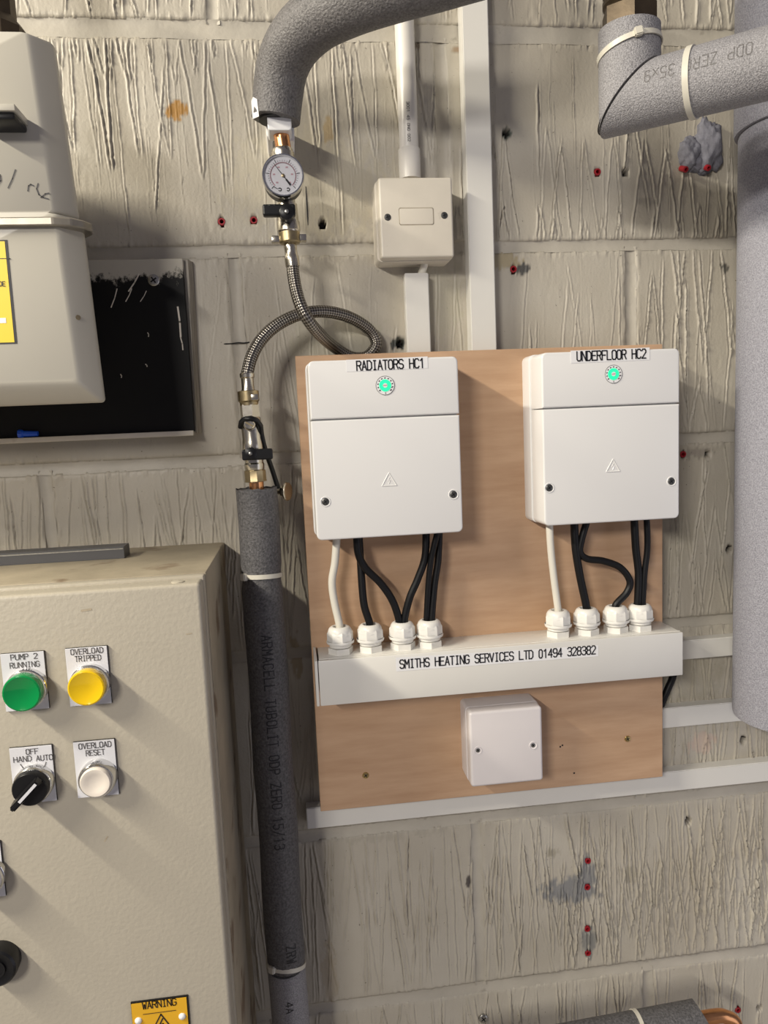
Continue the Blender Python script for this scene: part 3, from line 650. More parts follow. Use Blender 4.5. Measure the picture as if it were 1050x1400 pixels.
build('cable', bm, K, None, 60, 'short black cable peeping out behind the right edge of the board', 'cable')

# ------------------------------------------------------------------ blank box under the trunking
D2 = 0.082
a, b, c_, e = P(641, 977, D2), P(645, 1078, D2), P(741, 966, D2), P(743, 1066, D2)
x0, x1, z0, z1 = (a.x+b.x)/2, (c_.x+e.x)/2, (b.z+e.z)/2, (a.z+c_.z)/2
z1 += .001
jb = thing('junction_box', 'plain white square junction box low on the plywood board', 'junction box', ((x0+x1)/2, -DB, z0))
bm = BM(); rrprism(bm, x0-.0006, x1+.0006, z0-.0004, z1+.0004, DB, .066, .004, .0004); build('back_box', bm, M['white3'], jb)
bm = BM(); rrprism(bm, x0, x1, z0, z1, .0655, D2, .0035, .0028); jc = build('cover', bm, M['white3'], jb)
for s in ((653.5, 1026), (729, 1019)):
    c = P(*s, D2); bm = BM(); lathe(bm, Vector((c.x, -D2+.0004, c.z)), Vector((0, -1, 0)), [(0, .0036), (.0008, .0037), (.0010, .0043), (0, .0048)], 20, caps=False); build('screw_recess', bm, M['white3'], jc)
    screw_part(jb, c, .0034, D2-.0010, M['steel'])

# ------------------------------------------------------------------ upper switch box, conduit, mini trunking
D1 = 0.042
a, b, c_, e = P(516, 243, D1), P(521, 356, D1), P(617.5, 240, D1), P(623, 349, D1)
x0, x1, z0, z1 = (a.x+b.x)/2, (c_.x+e.x)/2, (b.z+e.z)/2, (a.z+c_.z)/2
ub = thing('connection_box', 'aged cream connection box under the round conduit', 'junction box', ((x0+x1)/2, 0, z0))
bm = BM(); rrprism(bm, x0-.002, x1, z0-.001, z1, 0, .0295, .005, .0006); build('back_box', bm, M['old_white'], ub)
bm = BM(); rrprism(bm, x0, x1, z0, z1, .030, D1, .003, .0022, .0006); uc = build('cover', bm, M['old_white'], ub)
a, b = P(546, 285, D1), P(592.5, 306.5, D1)
bm = BM(); rrprism(bm, a.x, b.x, b.z, a.z, D1-.001, D1+.0004, .0015, .0003); build('write_on_plate', bm, M['old_white'], uc)
bm = BM(); pl = rr(a.x-.0004, b.x+.0004, b.z-.0004, a.z+.0004, .0018, 3); ribbon(bm, pl+[pl[0]], .0006, lambda x, z: Vector((x, -D1-.0002, z))); build('plate_gap', finish_up(bm), M['panel_dirty'], uc, 0)
for s in ((530, 297), (607.5, 294.5)): screw_part(ub, P(*s, D1), .0038, D1-.0004, M['darkscrew'], ang=.3)
def run(name, label, cat, pa, pb, wd, d, mats, group=None, lidw=None):
    """mini trunking between two wall points: base plus clip-on lid"""
    A, B_ = pa, pb; t = thing(name, label, cat, (A+B_)/2, group)
    u = (B_-A).normalized(); v = Vector((-u.z, 0, u.x))
    def bar(nm, w, dd0, dd1, bev, m):
        bm = BM(); r = bmesh.ops.create_cube(bm, size=1.0); L = (B_-A).length
        for q in r['verts']:
            c = q.co.copy(); q.co = A + u*(c.x+.5)*L + v*c.y*w + Vector((0, -(dd0+(c.z+.5)*(dd1-dd0)), 0))
        bmesh.ops.recalc_face_normals(bm, faces=bm.faces); bmesh.ops.bevel(bm, geom=list(bm.edges), offset=bev, segments=2, affect='EDGES'); build(nm, finish(bm), m, t)
    bar('base', wd*0.93, 0.0, d*.7, .0004, mats); bar('lid', wd, d*.55, d, .0009, mats)
    return t
def avg(a, b): return (a+b)/2
# wide upright trunking
d = .0235
xa = [P(631, 0, d), P(665, 0, d), P(645, 440, d), P(679, 440, d)]
cx = (xa[0].x+xa[1].x+xa[2].x+xa[3].x)/4; wv = (xa[1].x-xa[0].x+xa[3].x-xa[2].x)/2 + .001
zt_, zb_ = P(648, -160, 0).z, BZ1-.03
run('trunking', 'wide white upright trunking running from the top down behind the board', 'trunking', Vector((cx, 0, zb_)), Vector((cx, 0, zt_)), wv, d, M['white2'], 'mini trunking on the wall')
d = .017
xa = [P(553, 380, d), P(586, 380, d), P(557, 470, d), P(589, 470, d)]
cx = (xa[0].x+xa[1].x+xa[2].x+xa[3].x)/4; wv = (xa[1].x-xa[0].x+xa[3].x-xa[2].x)/2
run('trunking', 'short white upright trunking between the cream box and the board', 'trunking', Vector((cx, 0, BZ1-.03)), Vector((cx, 0, P(570, 373, d).z)), wv, d, M['white2'], 'mini trunking on the wall')
bm = BM(); tube(bm, smooth_path([P(582, 350, .012), P(580, 362, .013), P(576, 376, .010), P(575, 392, .008)], 5), .0042, 12); build('cable', bm, W_, None, 60, 'stub of pale cable between the cream box and short trunking', 'cable')
d = .018
for (ya, yb, xl, lab) in (((905, 898), (872, 871), 880, 'upper of two short white trunkings between board and pale lagged pipe'), ((998, 989), (965, 961), 880, 'lower of two short white trunkings between board and pale lagged pipe')):
    zc = (P(945, ya[0], d).z+P(945, yb[0]+4, d).z)/2 if False else (P(960, ya[1]+2, d).z+P(960, yb[1]+3, d).z)/2
    wv = P(960, yb[1]+3, d).z-P(960, ya[1]+2, d).z
    run('trunking', lab, 'trunking', Vector((BX1-.05, 0, zc)), Vector((P(1048, 900, d).x, 0, zc)), wv, d, M['white2'], 'mini trunking on the wall')
zA = (P(421, 1131, .018).z+P(1040, 1072, .018).z)/2; zB = (P(421, 1104, .018).z+P(1040, 1044, .018).z)/2
run('trunking', 'long white trunking running level along the bottom of the board', 'trunking', Vector((P(419, 1118, .018).x, 0, (zA+zB)/2)), Vector((P(1160, 1050, .018).x, 0, (zA+zB)/2)), zB-zA, .018, M['white2'], 'mini trunking on the wall')
# round conduit
ct = thing('conduit', 'white round plastic conduit dropping into the cream box', 'conduit', P(557, 235, .013))
A, B_ = P(559, 243, .013), P(552, -120, .013); B_.x = A.x = P(556, 120, .013).x
bm = BM(); lathe(bm, A, B_-A, [(0, .0104), ((B_-A).length, .0104)], 28); build('tube', bm, M['coupler'], ct)
L = A.z-P(556, 204, .013).z
bm = BM(); lathe(bm, A-Vector((0, 0, .002)), Vector((0, 0, 1)), [(0, .0118), (-L+.001, .0118), (-L+.002, .0112)], 28); build('coupling', bm, M['coupler'], ct)
cxx = A.x; zz = P(552, 205, .003).z
bm = BM(); r = .0106
def cylmap(o, axis, r, base_ang):
    axf, s, t = frame(axis); 
    def f(u, v):
        a = base_ang+v/r; return o + axf*u + (s*math.cos(a)+t*math.sin(a))*r
    return f
def ang_to(o, axis, direction):
    axf, s, t = frame(axis); return math.atan2(direction.dot(t), direction.dot(s))
o_ = Vector((cxx, -.013, P(552, 150, .003).z)); ax_ = Vector((0, 0, -1))
text(bm, '3001 45 0N0 002', cylmap(o_, ax_, r, ang_to(o_, ax_, Vector((-.25, -1, 0)).normalized())), .0028, .0027, .0005, .001); build('print', bm, M['foam_pipe'], ct, 0)

# ------------------------------------------------------------------ left filling loop
def chain(px_a, px_b, d): return P(*px_a, d), P(*px_b, d)
DP = 0.064
# upper insulated elbow
el = thing('insulated_pipe', 'dark grey foam-lagged pipe bending right at the top left', 'insulated pipe', P(378, 165, DP))
pth = [P(377, 164, .068), P(380, 130, .070), P(386, 92, .078), P(402, 58, .094), P(432, 28, .115), P(480, 4, .14), P(540, -16, .16), P(620, -38, .175), P(690, -62, .18), P(728, -105, .18), P(738, -220, .18)]
bm = BM(); sp = smooth_path(pth, 8); tube(bm, sp, [.0238+.002*min(1, i/30) for i in range(len(sp))], 36, uv=False); build('lagging', bm, M['foam_pipe'], el, 50)
bm = BM(); a = P(377.5, 165, .068); lathe(bm, a+Vector((0, 0, .004)), Vector((0, 0, -1)), [(0, .0168), (.0045, .0168), (.005, .0079)], 30, caps=False); build('cut_end', bm, M['rubber'], el, 30)
bm = BM(); a = P(351, 150, .080); ax, s, t = frame(Vector((0, 0, 1)))
cc = P(377, 152, .068); rr_ = .0242
vv = []
for (ang, z) in ((-2.75, -.011), (-2.30, -.012), (-2.35, 0.004), (-2.6, .008), (-2.8, .006)):
    vv.append(bm.verts.new(Vector((cc.x+rr_*1.01*math.cos(ang), cc.y+rr_*1.01*math.sin(ang), cc.z+z))))
bm.faces.new(vv); build('tape_scrap', finish_up(bm), M['tape'], el, 0)
fl = thing('filling_loop', 'nickel filling loop with a braided hose coiled once and black levers', 'filling loop', P(352, 663, DP))
a = P(379, 163, DP); b = P(386, 207, DP)
bm = BM(); rrprism(bm, P(365, 160, .078).x, P(398, 160, .078).x, P(380, 178, .078).z, P(380, 158, .078).z+.01, .05, .078, .003, .001); clip = build('pipe_clip', bm, M['tape'], fl)
bm = BM(); rrprism(bm, P(391, 195, .05).x, P(403, 195, .05).x, P(391, 194, .05).z, P(391, 158, .05).z, .0, .052, .002, .001); build('clip_arm', bm, M['tape'], clip)
bm = BM(); rrprism(bm, P(365, 195, .05).x, P(373, 195, .05).x, P(370, 188, .05).z, P(370, 158, .05).z, .0, .052, .002, .001); build('clip_arm', bm, M['tape'], clip)
bm = BM(); lathe(bm, P(379, 150, DP), b-a, [(0, .0077), ((b-P(379, 150, DP)).length, .0077)], 28); build('copper_tail', bm, M['copper'], fl)
a, b = P(385.5, 204, DP), P(387, 218, DP)
bm = BM(); lathe(bm, a, b-a, [(0, .0098), (.0012, .0104), (.004, .0104), (.0043, .0116), (.0100, .0116)], 24); build('compression_nut', bm, M['nickel'], fl, 30)
# valve body
a, b = P(390, 258, DP), P(397, 338, DP); ax = b-a; L = ax.length
def at_px(y): return (y-258)/80*L
bm = BM(); lathe(bm, a, ax, [(0, .0095), (at_px(271), .0095), (at_px(272), .0088), (at_px(279), .0088), (at_px(280), .0104), (at_px(302), .0106), (at_px(304), .0114), (at_px(316), .0116), (at_px(317.5), .0108), (at_px(319), .0106)], 28); build('valve_body', bm, M['nickel'], fl, 30)
bm = BM(); lathe(bm, a, ax, [(at_px(317), .0100), (at_px(318), .0107), (at_px(331), .0107), (at_px(333), .0098), (at_px(334), .0070)], 28); un = build('union_nut', bm, M['olive'], fl, 30)
for (p0, p1) in (((371, 328), (383, 327)), ((405, 326), (419, 327))):
    q0, q1 = P(*p0, DP-.002), P(*p1, DP-.002); bm = BM(); box(bm, min(q0.x, q1.x), max(q0.x, q1.x), DP-.008, DP+.003, q0.z-.0032, q0.z+.0032, .0008); build('lug', bm, M['nickel'], un)
q0, q1 = P(359, 287, .082), P(404, 289, .082)
bm = BM(); box(bm, q0.x, q1.x, .076, .0855, q0.z-.0062, q0.z+.0048, .0018); 
lv = build('lever', bm, M['blackplastic'], fl, 18)
bm = BM(); qc = P(392, 290, .086); lathe(bm, Vector((qc.x, -.070, qc.z)), Vector((0, -1, 0)), [(0, .0072), (.0168, .0072), (.0176, .006), (.0176, 0)], 24); build('lever_boss', bm, M['blackplastic'], lv)
screw_part(lv, qc, .0022, .0885, M['steel'], 'lever_screw', False)
# hose
ferr = [P(397, 338, DP), P(399, 352, DP), P(400, 363, DP)]
ax = ferr[2]-ferr[0]; L = ax.length
bm = BM(); lathe(bm, ferr[0]-ax.normalized()*.003, ax, [(0, .0060), (.002, .0068), (.006, .0064), (L*.6, .0064), (L*.68, .0072), (L*.9, .0074), (L+.004, .0072)], 26); build('ferrule', bm, M['nickel'], fl, 30)
hp = [(400, 360, DP), (401, 375, .066), (405, 398, .070), (412, 420, .073), (423, 440, .070), (440, 460, .050), (458, 475, .021), (480, 488, .0125), (500, 488, .0125), (512, 477, .013), (514, 466, .0135), (506, 452, .016), (490, 440, .022), (470, 431, .030), (445, 426, .038), (420, 427.5, .044), (398, 434, .048), (375, 447, .052), (356, 466, .056), (344, 488, .060), (338.5, 508, DP), (337.5, 516, DP)]
bm = BM(); tube(bm, smooth_path([P(*q) for q in hp], 9), .0064, 18, uv=True); build('braided_hose', bm, M['braid'], fl, 80)
a, b = P(337.5, 510, DP), P(339.5, 537, DP); ax = b-a; L = ax.length
bm = BM(); lathe(bm, a, ax, [(0, .0070), (.001, .0076), (L*.22, .0074), (L*.28, .0064), (L*.8, .0064), (L*.88, .0072), (L, .0072)], 26); build('ferrule', bm, M['nickel'], fl, 30)
a, b = P(339, 534, DP), P(350, 662, DP); ax = b-a; L = ax.length
def y2(y): return (y-534)/128*L
bm = BM(); lathe(bm, a, ax, [(y2(534), .0085), (y2(535), .0108), (y2(548), .0108), (y2(550), .0095), (y2(554), .0093)], 28)
nut = build('union_nut', bm, M['olive'], fl, 30)
q0 = P(347, 543, DP+.01); bm = BM(); box(bm, q0.x-.0028, q0.x+.0045, DP+.004, DP+.013, q0.z-.0030, q0.z+.0030, .0007); build('lug', bm, M['nickel'], nut)
bm = BM(); lathe(bm, a, ax, [(y2(553), .0100), (y2(572), .0100)], 6, .3); build('hex_body', bm, M['nickel'], fl, 0)
bm = BM(); lathe(bm, a, ax, [(y2(570), .0096), (y2(572), .0105), (y2(600), .0098), (y2(604), .0104), (y2(612), .0108), (y2(620), .0100), (y2(632), .0094), (y2(634), .0102), (y2(641), .0100), (y2(643), .0092)], 28); vb = build('check_valve_body', bm, M['nickel'], fl, 30)
qc = P(340.5, 580, .086); bm = BM(); lathe(bm, Vector((qc.x, -DP, qc.z)), Vector((0, -1, 0)), [(0, .0062), (.0155, .0062), (.0170, .0056), (.0176, .0050), (.0170, .0042), (.0168, 0)], 26); tp = build('test_point', bm, M['nickel'], vb, 30)
bm = BM(); u = Vector((.0038, 0, -.0022)); o_ = Vector((qc.x, -DP-.0172, qc.z)); v = Vector((.0004, 0, .0007)); vv = [bm.verts.new(o_+x) for x in (-u-v, u-v, u+v, -u+v)]; bm.faces.new(vv); build('slot', finish_up(bm), M['olive'], tp, 0)
bm = BM(); tube(bm, [P(329, 584, .07), P(330, 577, .075), P(335, 573, .08), P(343, 572, .082), P(351, 575, .078), P(356, 582, .072), P(357, 592, .066)], .0029, 10)
bm2 = [P(357, 590, .066), P(360, 605, .064), P(365, 622, .060), P(372, 642, .054), P(380, 667, .046)]
tube(bm, smooth_path(bm2, 4), .0026, 8); build('strap', bm, M['blackplastic'], fl, 60)
q0, q1 = P(331, 621, .082), P(373, 621, .082)
bm = BM(); box(bm, q0.x, q1.x, .077, .0855, q0.z-.0064, q0.z+.0046, .0016); lv = build('lever', bm, M['blackplastic'], fl, 18)
qc = P(342.5, 620, .085); bm = BM(); lathe(bm, Vector((qc.x, -.070, qc.z)), Vector((0, -1, 0)), [(0, .0066), (.0158, .0062), (.0166, .005), (.0166, 0)], 22); build('lever_boss', bm, M['blackplastic'], lv)
screw_part(lv, qc, .0020, .0870, M['steel'], 'lever_screw', False)
bm = BM(); lathe(bm, a, ax, [(y2(642), .0098), (y2(643), .0112), (y2(656), .0112), (y2(658), .0118), (y2(659), .0080)], 10, .2); build('compression_nut', bm, M['olive'], fl, 25)
bm = BM(); q0 = P(350, 652, DP); lathe(bm, q0, Vector((0, 0, -1)), [(0, .0075), (.03, .0075)], 24); build('copper_tail', bm, M['copper'], fl)
bm = BM(); qc = P(386, 672, .040); lathe(bm, qc+Vector((-.004, .002, 0)), Vector((.88, -.45, .0)), [(0, .0035), (.004, .0035), (.0042, .0062), (.0085, .0066), (.009, .0100), (.0108, .0103), (.0118, .0093), (.0120, 0)], 26); build('blanking_cap', bm, M['nickel'], fl, 30)
# gauge
gc = P(387, 239, .092)
gg = thing('pressure_gauge', 'small round pressure gauge with white dial on the filling loop', 'pressure gauge', Vector((gc.x, -DP, gc.z)))
ga = Vector((gc.x, -.066, gc.z)); yy = Vector((0, -1, 0)); gr = .0203
bm = BM(); lathe(bm, ga, yy, [(0, .012), (.0005, gr*.93), (.019, gr*.96), (.019, gr*.9)], 44, caps=False); build('case', bm, M['blackplastic'], gg, 40)
bm = BM(); lathe(bm, ga, yy, [(.0185, gr*.96), (.0185, gr), (.0245, gr), (.0262, gr*.97), (.0262, gr*.91), (.0235, gr*.885)], 44, caps=False); build('bezel', bm, M['chrome'], gg, 40)
bm = BM(); lathe(bm, ga, yy, [(.0225, gr*.93), (.0232, gr*.92), (.0232, 0)], 44, caps=False); fc = build('dial_face', bm, M['gauge_face'], gg, 40)
yf = -.066-.0236
def pol(a, r): a = math.radians(a); return (gc.x+r*math.cos(a), gc.z+r*math.sin(a))
fm = lambda x, z: Vector((x, yf, z))
bm = BM()
for k in range(6):
    an = 226-k*54.4; ribbon(bm, [pol(an, gr*.66), pol(an, gr*.80)], .0006, fm)
for k in range(31):
    an = 226-k*9.07; ribbon(bm, [pol(an, gr*.66), pol(an, gr*.71)], .0003, fm)
for (ox) in (-.0038, .0042): 
    ribbon(bm, [(gc.x+ox+.0014*math.cos(k*.6), gc.z-.0128+.0014*math.sin(k*.6)) for k in range(-4, 5)], .0008, fm)
ribbon(bm, [(gc.x-.009, gc.z-.0105), (gc.x-.006, gc.z-.0122)], .0006, fm)
build('black_scale', finish_up(bm), M['ink'], fc, 0)
bm = BM(); ribbon(bm, [pol(226-k*9.07, gr*.60) for k in range(31)], .0009, fm)
for k in range(6): x, z = pol(226-k*54.4, gr*.43); ribbon(bm, [(x-.0006, z), (x+.0006, z)], .0013, fm)
build('red_scale', finish_up(bm), M['gauge_red'], fc, 0)
bm = BM(); an = 127
p0, p1, p2 = pol(an, gr*.72), pol(an+180, gr*.22), pol(an+180, gr*.55)
for (q0, q1, w0, w1) in ((p0, p1, .0004, .0010), (p1, p2, .0016, .0021)):
    dx, dz = q1[0]-q0[0], q1[1]-q0[1]; l = math.hypot(dx, dz); nx_, nz_ = -dz/l, dx/l
    bm.faces.new([bm.verts.new(Vector((x, yf-.0006, z))) for x, z in ((q0[0]+nx_*w0/2, q0[1]+nz_*w0/2), (q1[0]+nx_*w1/2, q1[1]+nz_*w1/2), (q1[0]-nx_*w1/2, q1[1]-nz_*w1/2), (q0[0]-nx_*w0/2, q0[1]-nz_*w0/2))])
build('needle', finish_up(bm), M['ink'], gg, 0)
bm = BM(); lathe(bm, Vector((gc.x, yf, gc.z)), yy, [(0, .0016), (.0012, .0016), (.0015, 0)], 16, caps=False); build('needle_hub', bm, M['olive'], gg)
gl = bpy.data.materials.new('gauge_glass'); gl.use_nodes = True; nt = gl.node_tree; nt.nodes.remove(nt.nodes['Principled BSDF'])
tb = node(nt, 'ShaderNodeBsdfTransparent'); gb = node(nt, 'ShaderNodeBsdfGlossy'); gb.inputs['Roughness'].default_value = .05; fr = node(nt, 'ShaderNodeFresnel'); fr.inputs[0].default_value = 1.35; ms = node(nt, 'ShaderNodeMixShader')
nt.links.new(fr.outputs[0], ms.inputs[0]); nt.links.new(tb.outputs[0], ms.inputs[1]); nt.links.new(gb.outputs[0], ms.inputs[2]); nt.links.new(ms.outputs[0], nt.nodes['Material Output'].inputs[0])
bm = BM(); lathe(bm, ga, yy, [(.0252, gr*.925), (.0258, gr*.5), (.0260, 0)], 40, caps=False); build('glass', bm, gl, gg, 60)

# ------------------------------------------------------------------ lower left lagged pipe
lp = thing('insulated_pipe', 'dark grey foam-lagged pipe running down beside the beige cabinet', 'insulated pipe', P(388, 1310, DP))
A = P(352.5, 667, DP); r = .0212
def lx(py): return P(352.5+(py-667)*36.5/643, py, DP)
cx0 = (lx(700).x+lx(1300).x)/2
pz = lambda py: Vector((cx0, -DP, lx(py).z))
bm = BM(); n = 40; loops = []
for k in range(41):
    f = k/40; c = pz(667).lerp(pz(1318), f); sq = 1-.07*math.exp(-((c.z-pz(787).z)/.006)**2)-.05*math.exp(-((c.z-pz(1316).z)/.008)**2)
    loops.append([c+Vector((math.cos(2*math.pi*i/n), math.sin(2*math.pi*i/n), 0))*r*sq*(1+.006*math.sin(3*i+k))+Vector((.0006*math.sin(k*.5), 0, (.0006*math.sin(i*2.1)+.0005*math.sin(i*.7)) if k == 0 else 0)) for i in range(n)])
loft(bm, loops, False, False); lg = build('lagging', finish(bm), M['foam'], lp, 60)
bm = BM(); lathe(bm, pz(667), Vector((0, 0, -1)), [(.0015, r*.99), (.0015, .0078), (.03, .0078)], 30, caps=False); build('cut_end', bm, M['foam'], lp, 30)
bm = BM(); o_ = pz(862); ax_ = Vector((0, 0, -1)); base = ang_to(o_, ax_, Vector((-.15, -1, 0)).normalized())
Lr = (pz(862)-pz(1150)).length; s = 'ARMACELL TUBOLIT ODP ZERO 15/13'
text(bm, s.replace('O', 'o').upper().replace('0', 'O') if False else s, cylmap(o_, ax_, r*1.012, base), .0105, Lr/len(s), .0012, .002, .66)
build('print', bm, M['ink'], lg, 0); bm = BM(); o2 = pz(1278); text(bm, 'ZRW', cylmap(o2, ax_, r*1.012, base+.25), .0105, Lr/len(s), .0012, .002, .66); build('print', bm, M['ink'], lg, 0)
lp2 = thing('insulated_pipe', 'short grey lagging section below the lower cable tie at the bottom', 'insulated pipe', P(395, 1400, DP))
bm = BM(); A2 = pz(1322); B2 = P(404, 1560, DP); B2.x = A2.x+.004; lathe(bm, A2, B2-A2, [(0, r*.9), (.004, r*.99), ((B2-A2).length, r*.99)], 36); lg2 = build('lagging', bm, M['foam_light'], lp2, 40)
bm = BM(); o2 = pz(1352); text(bm, '4A', cylmap(o2, B2-A2, r*1.005, ang_to(o2, B2-A2, Vector((-.1, -1, 0)).normalized())), .0075, .0075, .001, .002, .7); build('print', bm, M['ink'], lg2, 0)
def tie_ring(c, axis, r, head_dir, label, w=.0046, tilt=None):
    t = thing('cable_tie', label, 'cable tie', c, 'cable ties on the pipes')
    ax, s, tt = frame(axis); h = w/2; loops = []
    for i in range(49):
        a = 2*math.pi*i/48; e = s*math.cos(a)+tt*math.sin(a)
        loops.append([c+e*r-ax*h, c+e*(r+.0012)-ax*h, c+e*(r+.0012)+ax*h, c+e*r+ax*h])
    bm = BM(); loft(bm, loops, False, False); build('strap', finish(bm), M['tie'], t, 40)
    hd = (head_dir-ax*head_dir.dot(ax)).normalized(); sd = ax.cross(hd).normalized(); o = c+hd*(r+.002)
    bm = BM(); rq = bmesh.ops.create_cube(bm, size=1)
    for v in rq['verts']: q = v.co.copy(); v.co = o+ax*q.x*w*1.6+sd*q.y*w*1.7+hd*q.z*.0055
    bmesh.ops.recalc_face_normals(bm, faces=bm.faces); bmesh.ops.bevel(bm, geom=list(bm.edges), offset=.0009, segments=2, affect='EDGES'); build('head', finish(bm), M['tie'], t, 40)
    return t
tie_ring(pz(786)+Vector((.0003, 0, 0)), Vector((.02, .08, 1)), r*.955, Vector((-.85, -.65, 0)), 'pale cable tie round the lagged pipe beside the cabinet top corner')
tie_ring(pz(1317), Vector((.12, .28, 1)), r*.98, Vector((-.7, -.8, 0)), 'pale cable tie at the lower end of the dark lagged pipe')

# ------------------------------------------------------------------ right lagged elbow
DE = .17
def cyl_cut(bm, A, B_, r, planes, n=48):
    ax = (B_-A); nseg = 24
    L = ax.length; lathe(bm, A, ax, [(L*k/nseg, r) for k in range(nseg+1)], n)
    for co, no in planes:
        g = bmesh.ops.bisect_plane(bm, geom=list(bm.verts)+list(bm.edges)+list(bm.faces), plane_co=co, plane_no=no, clear_outer=True)
        es = [e for e in bm.edges if e.is_boundary]
        if es: bmesh.ops.contextual_create(bm, geom=es)
    return finish(bm)
RE = .0268
V0 = P(860, 41, DE); J = P(861, 136, DE); V0.x = J.x = (V0.x+J.x)/2
H1 = P(1050, 87, .245); hv = (H1-J).normalized(); vv_ = Vector((0, 0, 1))
nrm = (hv - vv_).normalized()       # normal of the mitre plane, pointing to the sideways leg
re_ = thing('insulated_pipe', 'silver grey lagged pipe elbow mitred at the upper right', 'insulated pipe', J)
bm = BM(); cyl_cut(bm, V0, J-vv_*.08, RE, [(J-nrm*.0014, nrm)]); 
build('upright_lagging', bm, M['foam_light'], re_, 40)
bm = BM(); cyl_cut(bm, J-hv*.08, J+hv*.42, RE*1.03, [(J+nrm*.0014, -nrm)]); hl = build('sideways_lagging', bm, M['foam_light'], re_, 40)
bm = BM(); cyl_cut(bm, J-hv*.08, J+hv*.02, RE*.90, [(J+nrm*.003, nrm), (J-nrm*.003, -nrm)]); build('mitre_gap', bm, M['rubber'], re_, 40)
# print on it, upside down
bm = BM(); st = P(1043, 96, .215); o_ = J+hv*((P(1036, 90, .24)-J).dot(hv)); ax_ = -hv
text(bm, 'ODP ZERO 35X9'.replace('0', 'o'), cylmap(o_, ax_, RE*1.035, ang_to(o_, ax_, Vector((-.1, -1, .28)).normalized())), .0095, .0066, .0009, .002, .66); build('print', bm, M['foam_pipe'], hl, 0)
tc_ = J+hv*((P(948, 113, .205)-J).dot(hv)); tie_ring(tc_, hv, RE*1.035, Vector((.1, .4, 1)), 'pale cable tie round the sideways leg of the right elbow', .0050)
tc_ = V0+Vector((0, 0, P(860, 70, DE-.0).z-V0.z)); tie_ring(tc_, Vector((-.18, .12, 1)), RE*1.02, Vector((-.16, -1, 0)), 'pale cable tie round the upright leg of the right elbow', .0044)
# dark bronze fitting above
ft = thing('pipe_fitting', 'dark bronze hexagon fitting above the right elbow', 'pipe fitting', V0)
bm = BM(); lathe(bm, V0-vv_*.004, vv_, [(0, .0215), (.002, .0245), (.020, .0245), (.022, .0225)], 6, .25); build('hexagon', bm, M['bronze'], ft, 0)
bm = BM(); lathe(bm, V0+vv_*.0175, vv_, [(0, .0205), (.003, .0228), (.007, .0228), (.009, .0195), (.012, .0225), (.03, .0225), (.034, .018), (.10, .018)], 30); build('union', bm, M['bronze'], ft, 30)
# large pale lagged upright pipe on the right edge
DV = .095; RV = .062
lx_ = P(1016, 600, DV-.0); cxv = lx_.x+RV*1.02
vp = thing('insulated_pipe', 'large pale grey fuzzy lagged pipe standing at the right edge', 'insulated pipe', Vector((cxv, -DV, P(1040, 1000, DV).z)))
def sect(nm, za, zb, rad, par):
    bm = BM(); lathe(bm, Vector((cxv, -DV, zb)), Vector((0, 0, 1)), [(0, rad*.6), (0, rad*.985), (.004, rad), (za-zb-.003, rad), (za-zb, rad*.985), (za-zb, rad*.6)], 64, caps=False); return build(nm, bm, M['fuzz'], par, 40)
zs_ = [P(1018, 985, DV).z, P(1018, 174, DV).z, P(1018, -150, DV).z]
sect('lower_lagging', zs_[1], zs_[0], RV, vp); sect('upper_lagging', zs_[2], zs_[1]+.0004, RV*1.07, vp)
bm = BM(); lathe(bm, Vector((cxv, -DV, zs_[0]+.006)), Vector((0, 0, 1)), [(0, .0), (0, RV*.7)], 40, caps=False); build('end_plug', bm, M['foam'], vp, 40)
# lump of filler with two plugs
q = P(955, 205, .006)
def lump(c, rx, rz, dy, name, parent, seed):
    bm = BM(); bmesh.ops.create_icosphere(bm, subdivisions=4, radius=1.0); rn = random.Random(seed); ph = [rn.uniform(0, 6) for _ in range(6)]
    for v in bm.verts:
        n_ = v.co.normalized(); k = 1+.13*math.sin(5*n_.x+ph[0])*math.sin(4*n_.z+ph[1])+.07*math.sin(11*n_.x+ph[2])*math.sin(9*n_.z+ph[3])+.05*math.sin(19*n_.y+ph[4]+13*n_.x)
        v.co = Vector((c.x+n_.x*rx*k, c.y-n_.y*dy*k, c.z+n_.z*rz*k))
    return build(name, bm, M['putty'], parent, 80)
fp = thing('filler_lump', 'ragged grey filler lump on the wall under the right elbow', 'filler', P(955, 240))
lump(P(941, 212, 0), .013, .019, .012, 'lobe', fp, 3); lump(P(967, 202, 0), .017, .030, .016, 'lobe', fp, 5); lump(P(955, 222, 0), .018, .014, .009, 'lobe', fp, 9)
for x, y, dd in ((936, 232, .010), (967, 230, .012)):
    q = P(x, y, dd); bm = BM(); lathe(bm, q+Vector((0, .008, .004)), Vector((.1, -1, -.45)), [(0, .0032), (.010, .0034), (.0105, .0018), (.004, .0015)], 12); build('plug', bm, M['red_plug'], fp, 40)
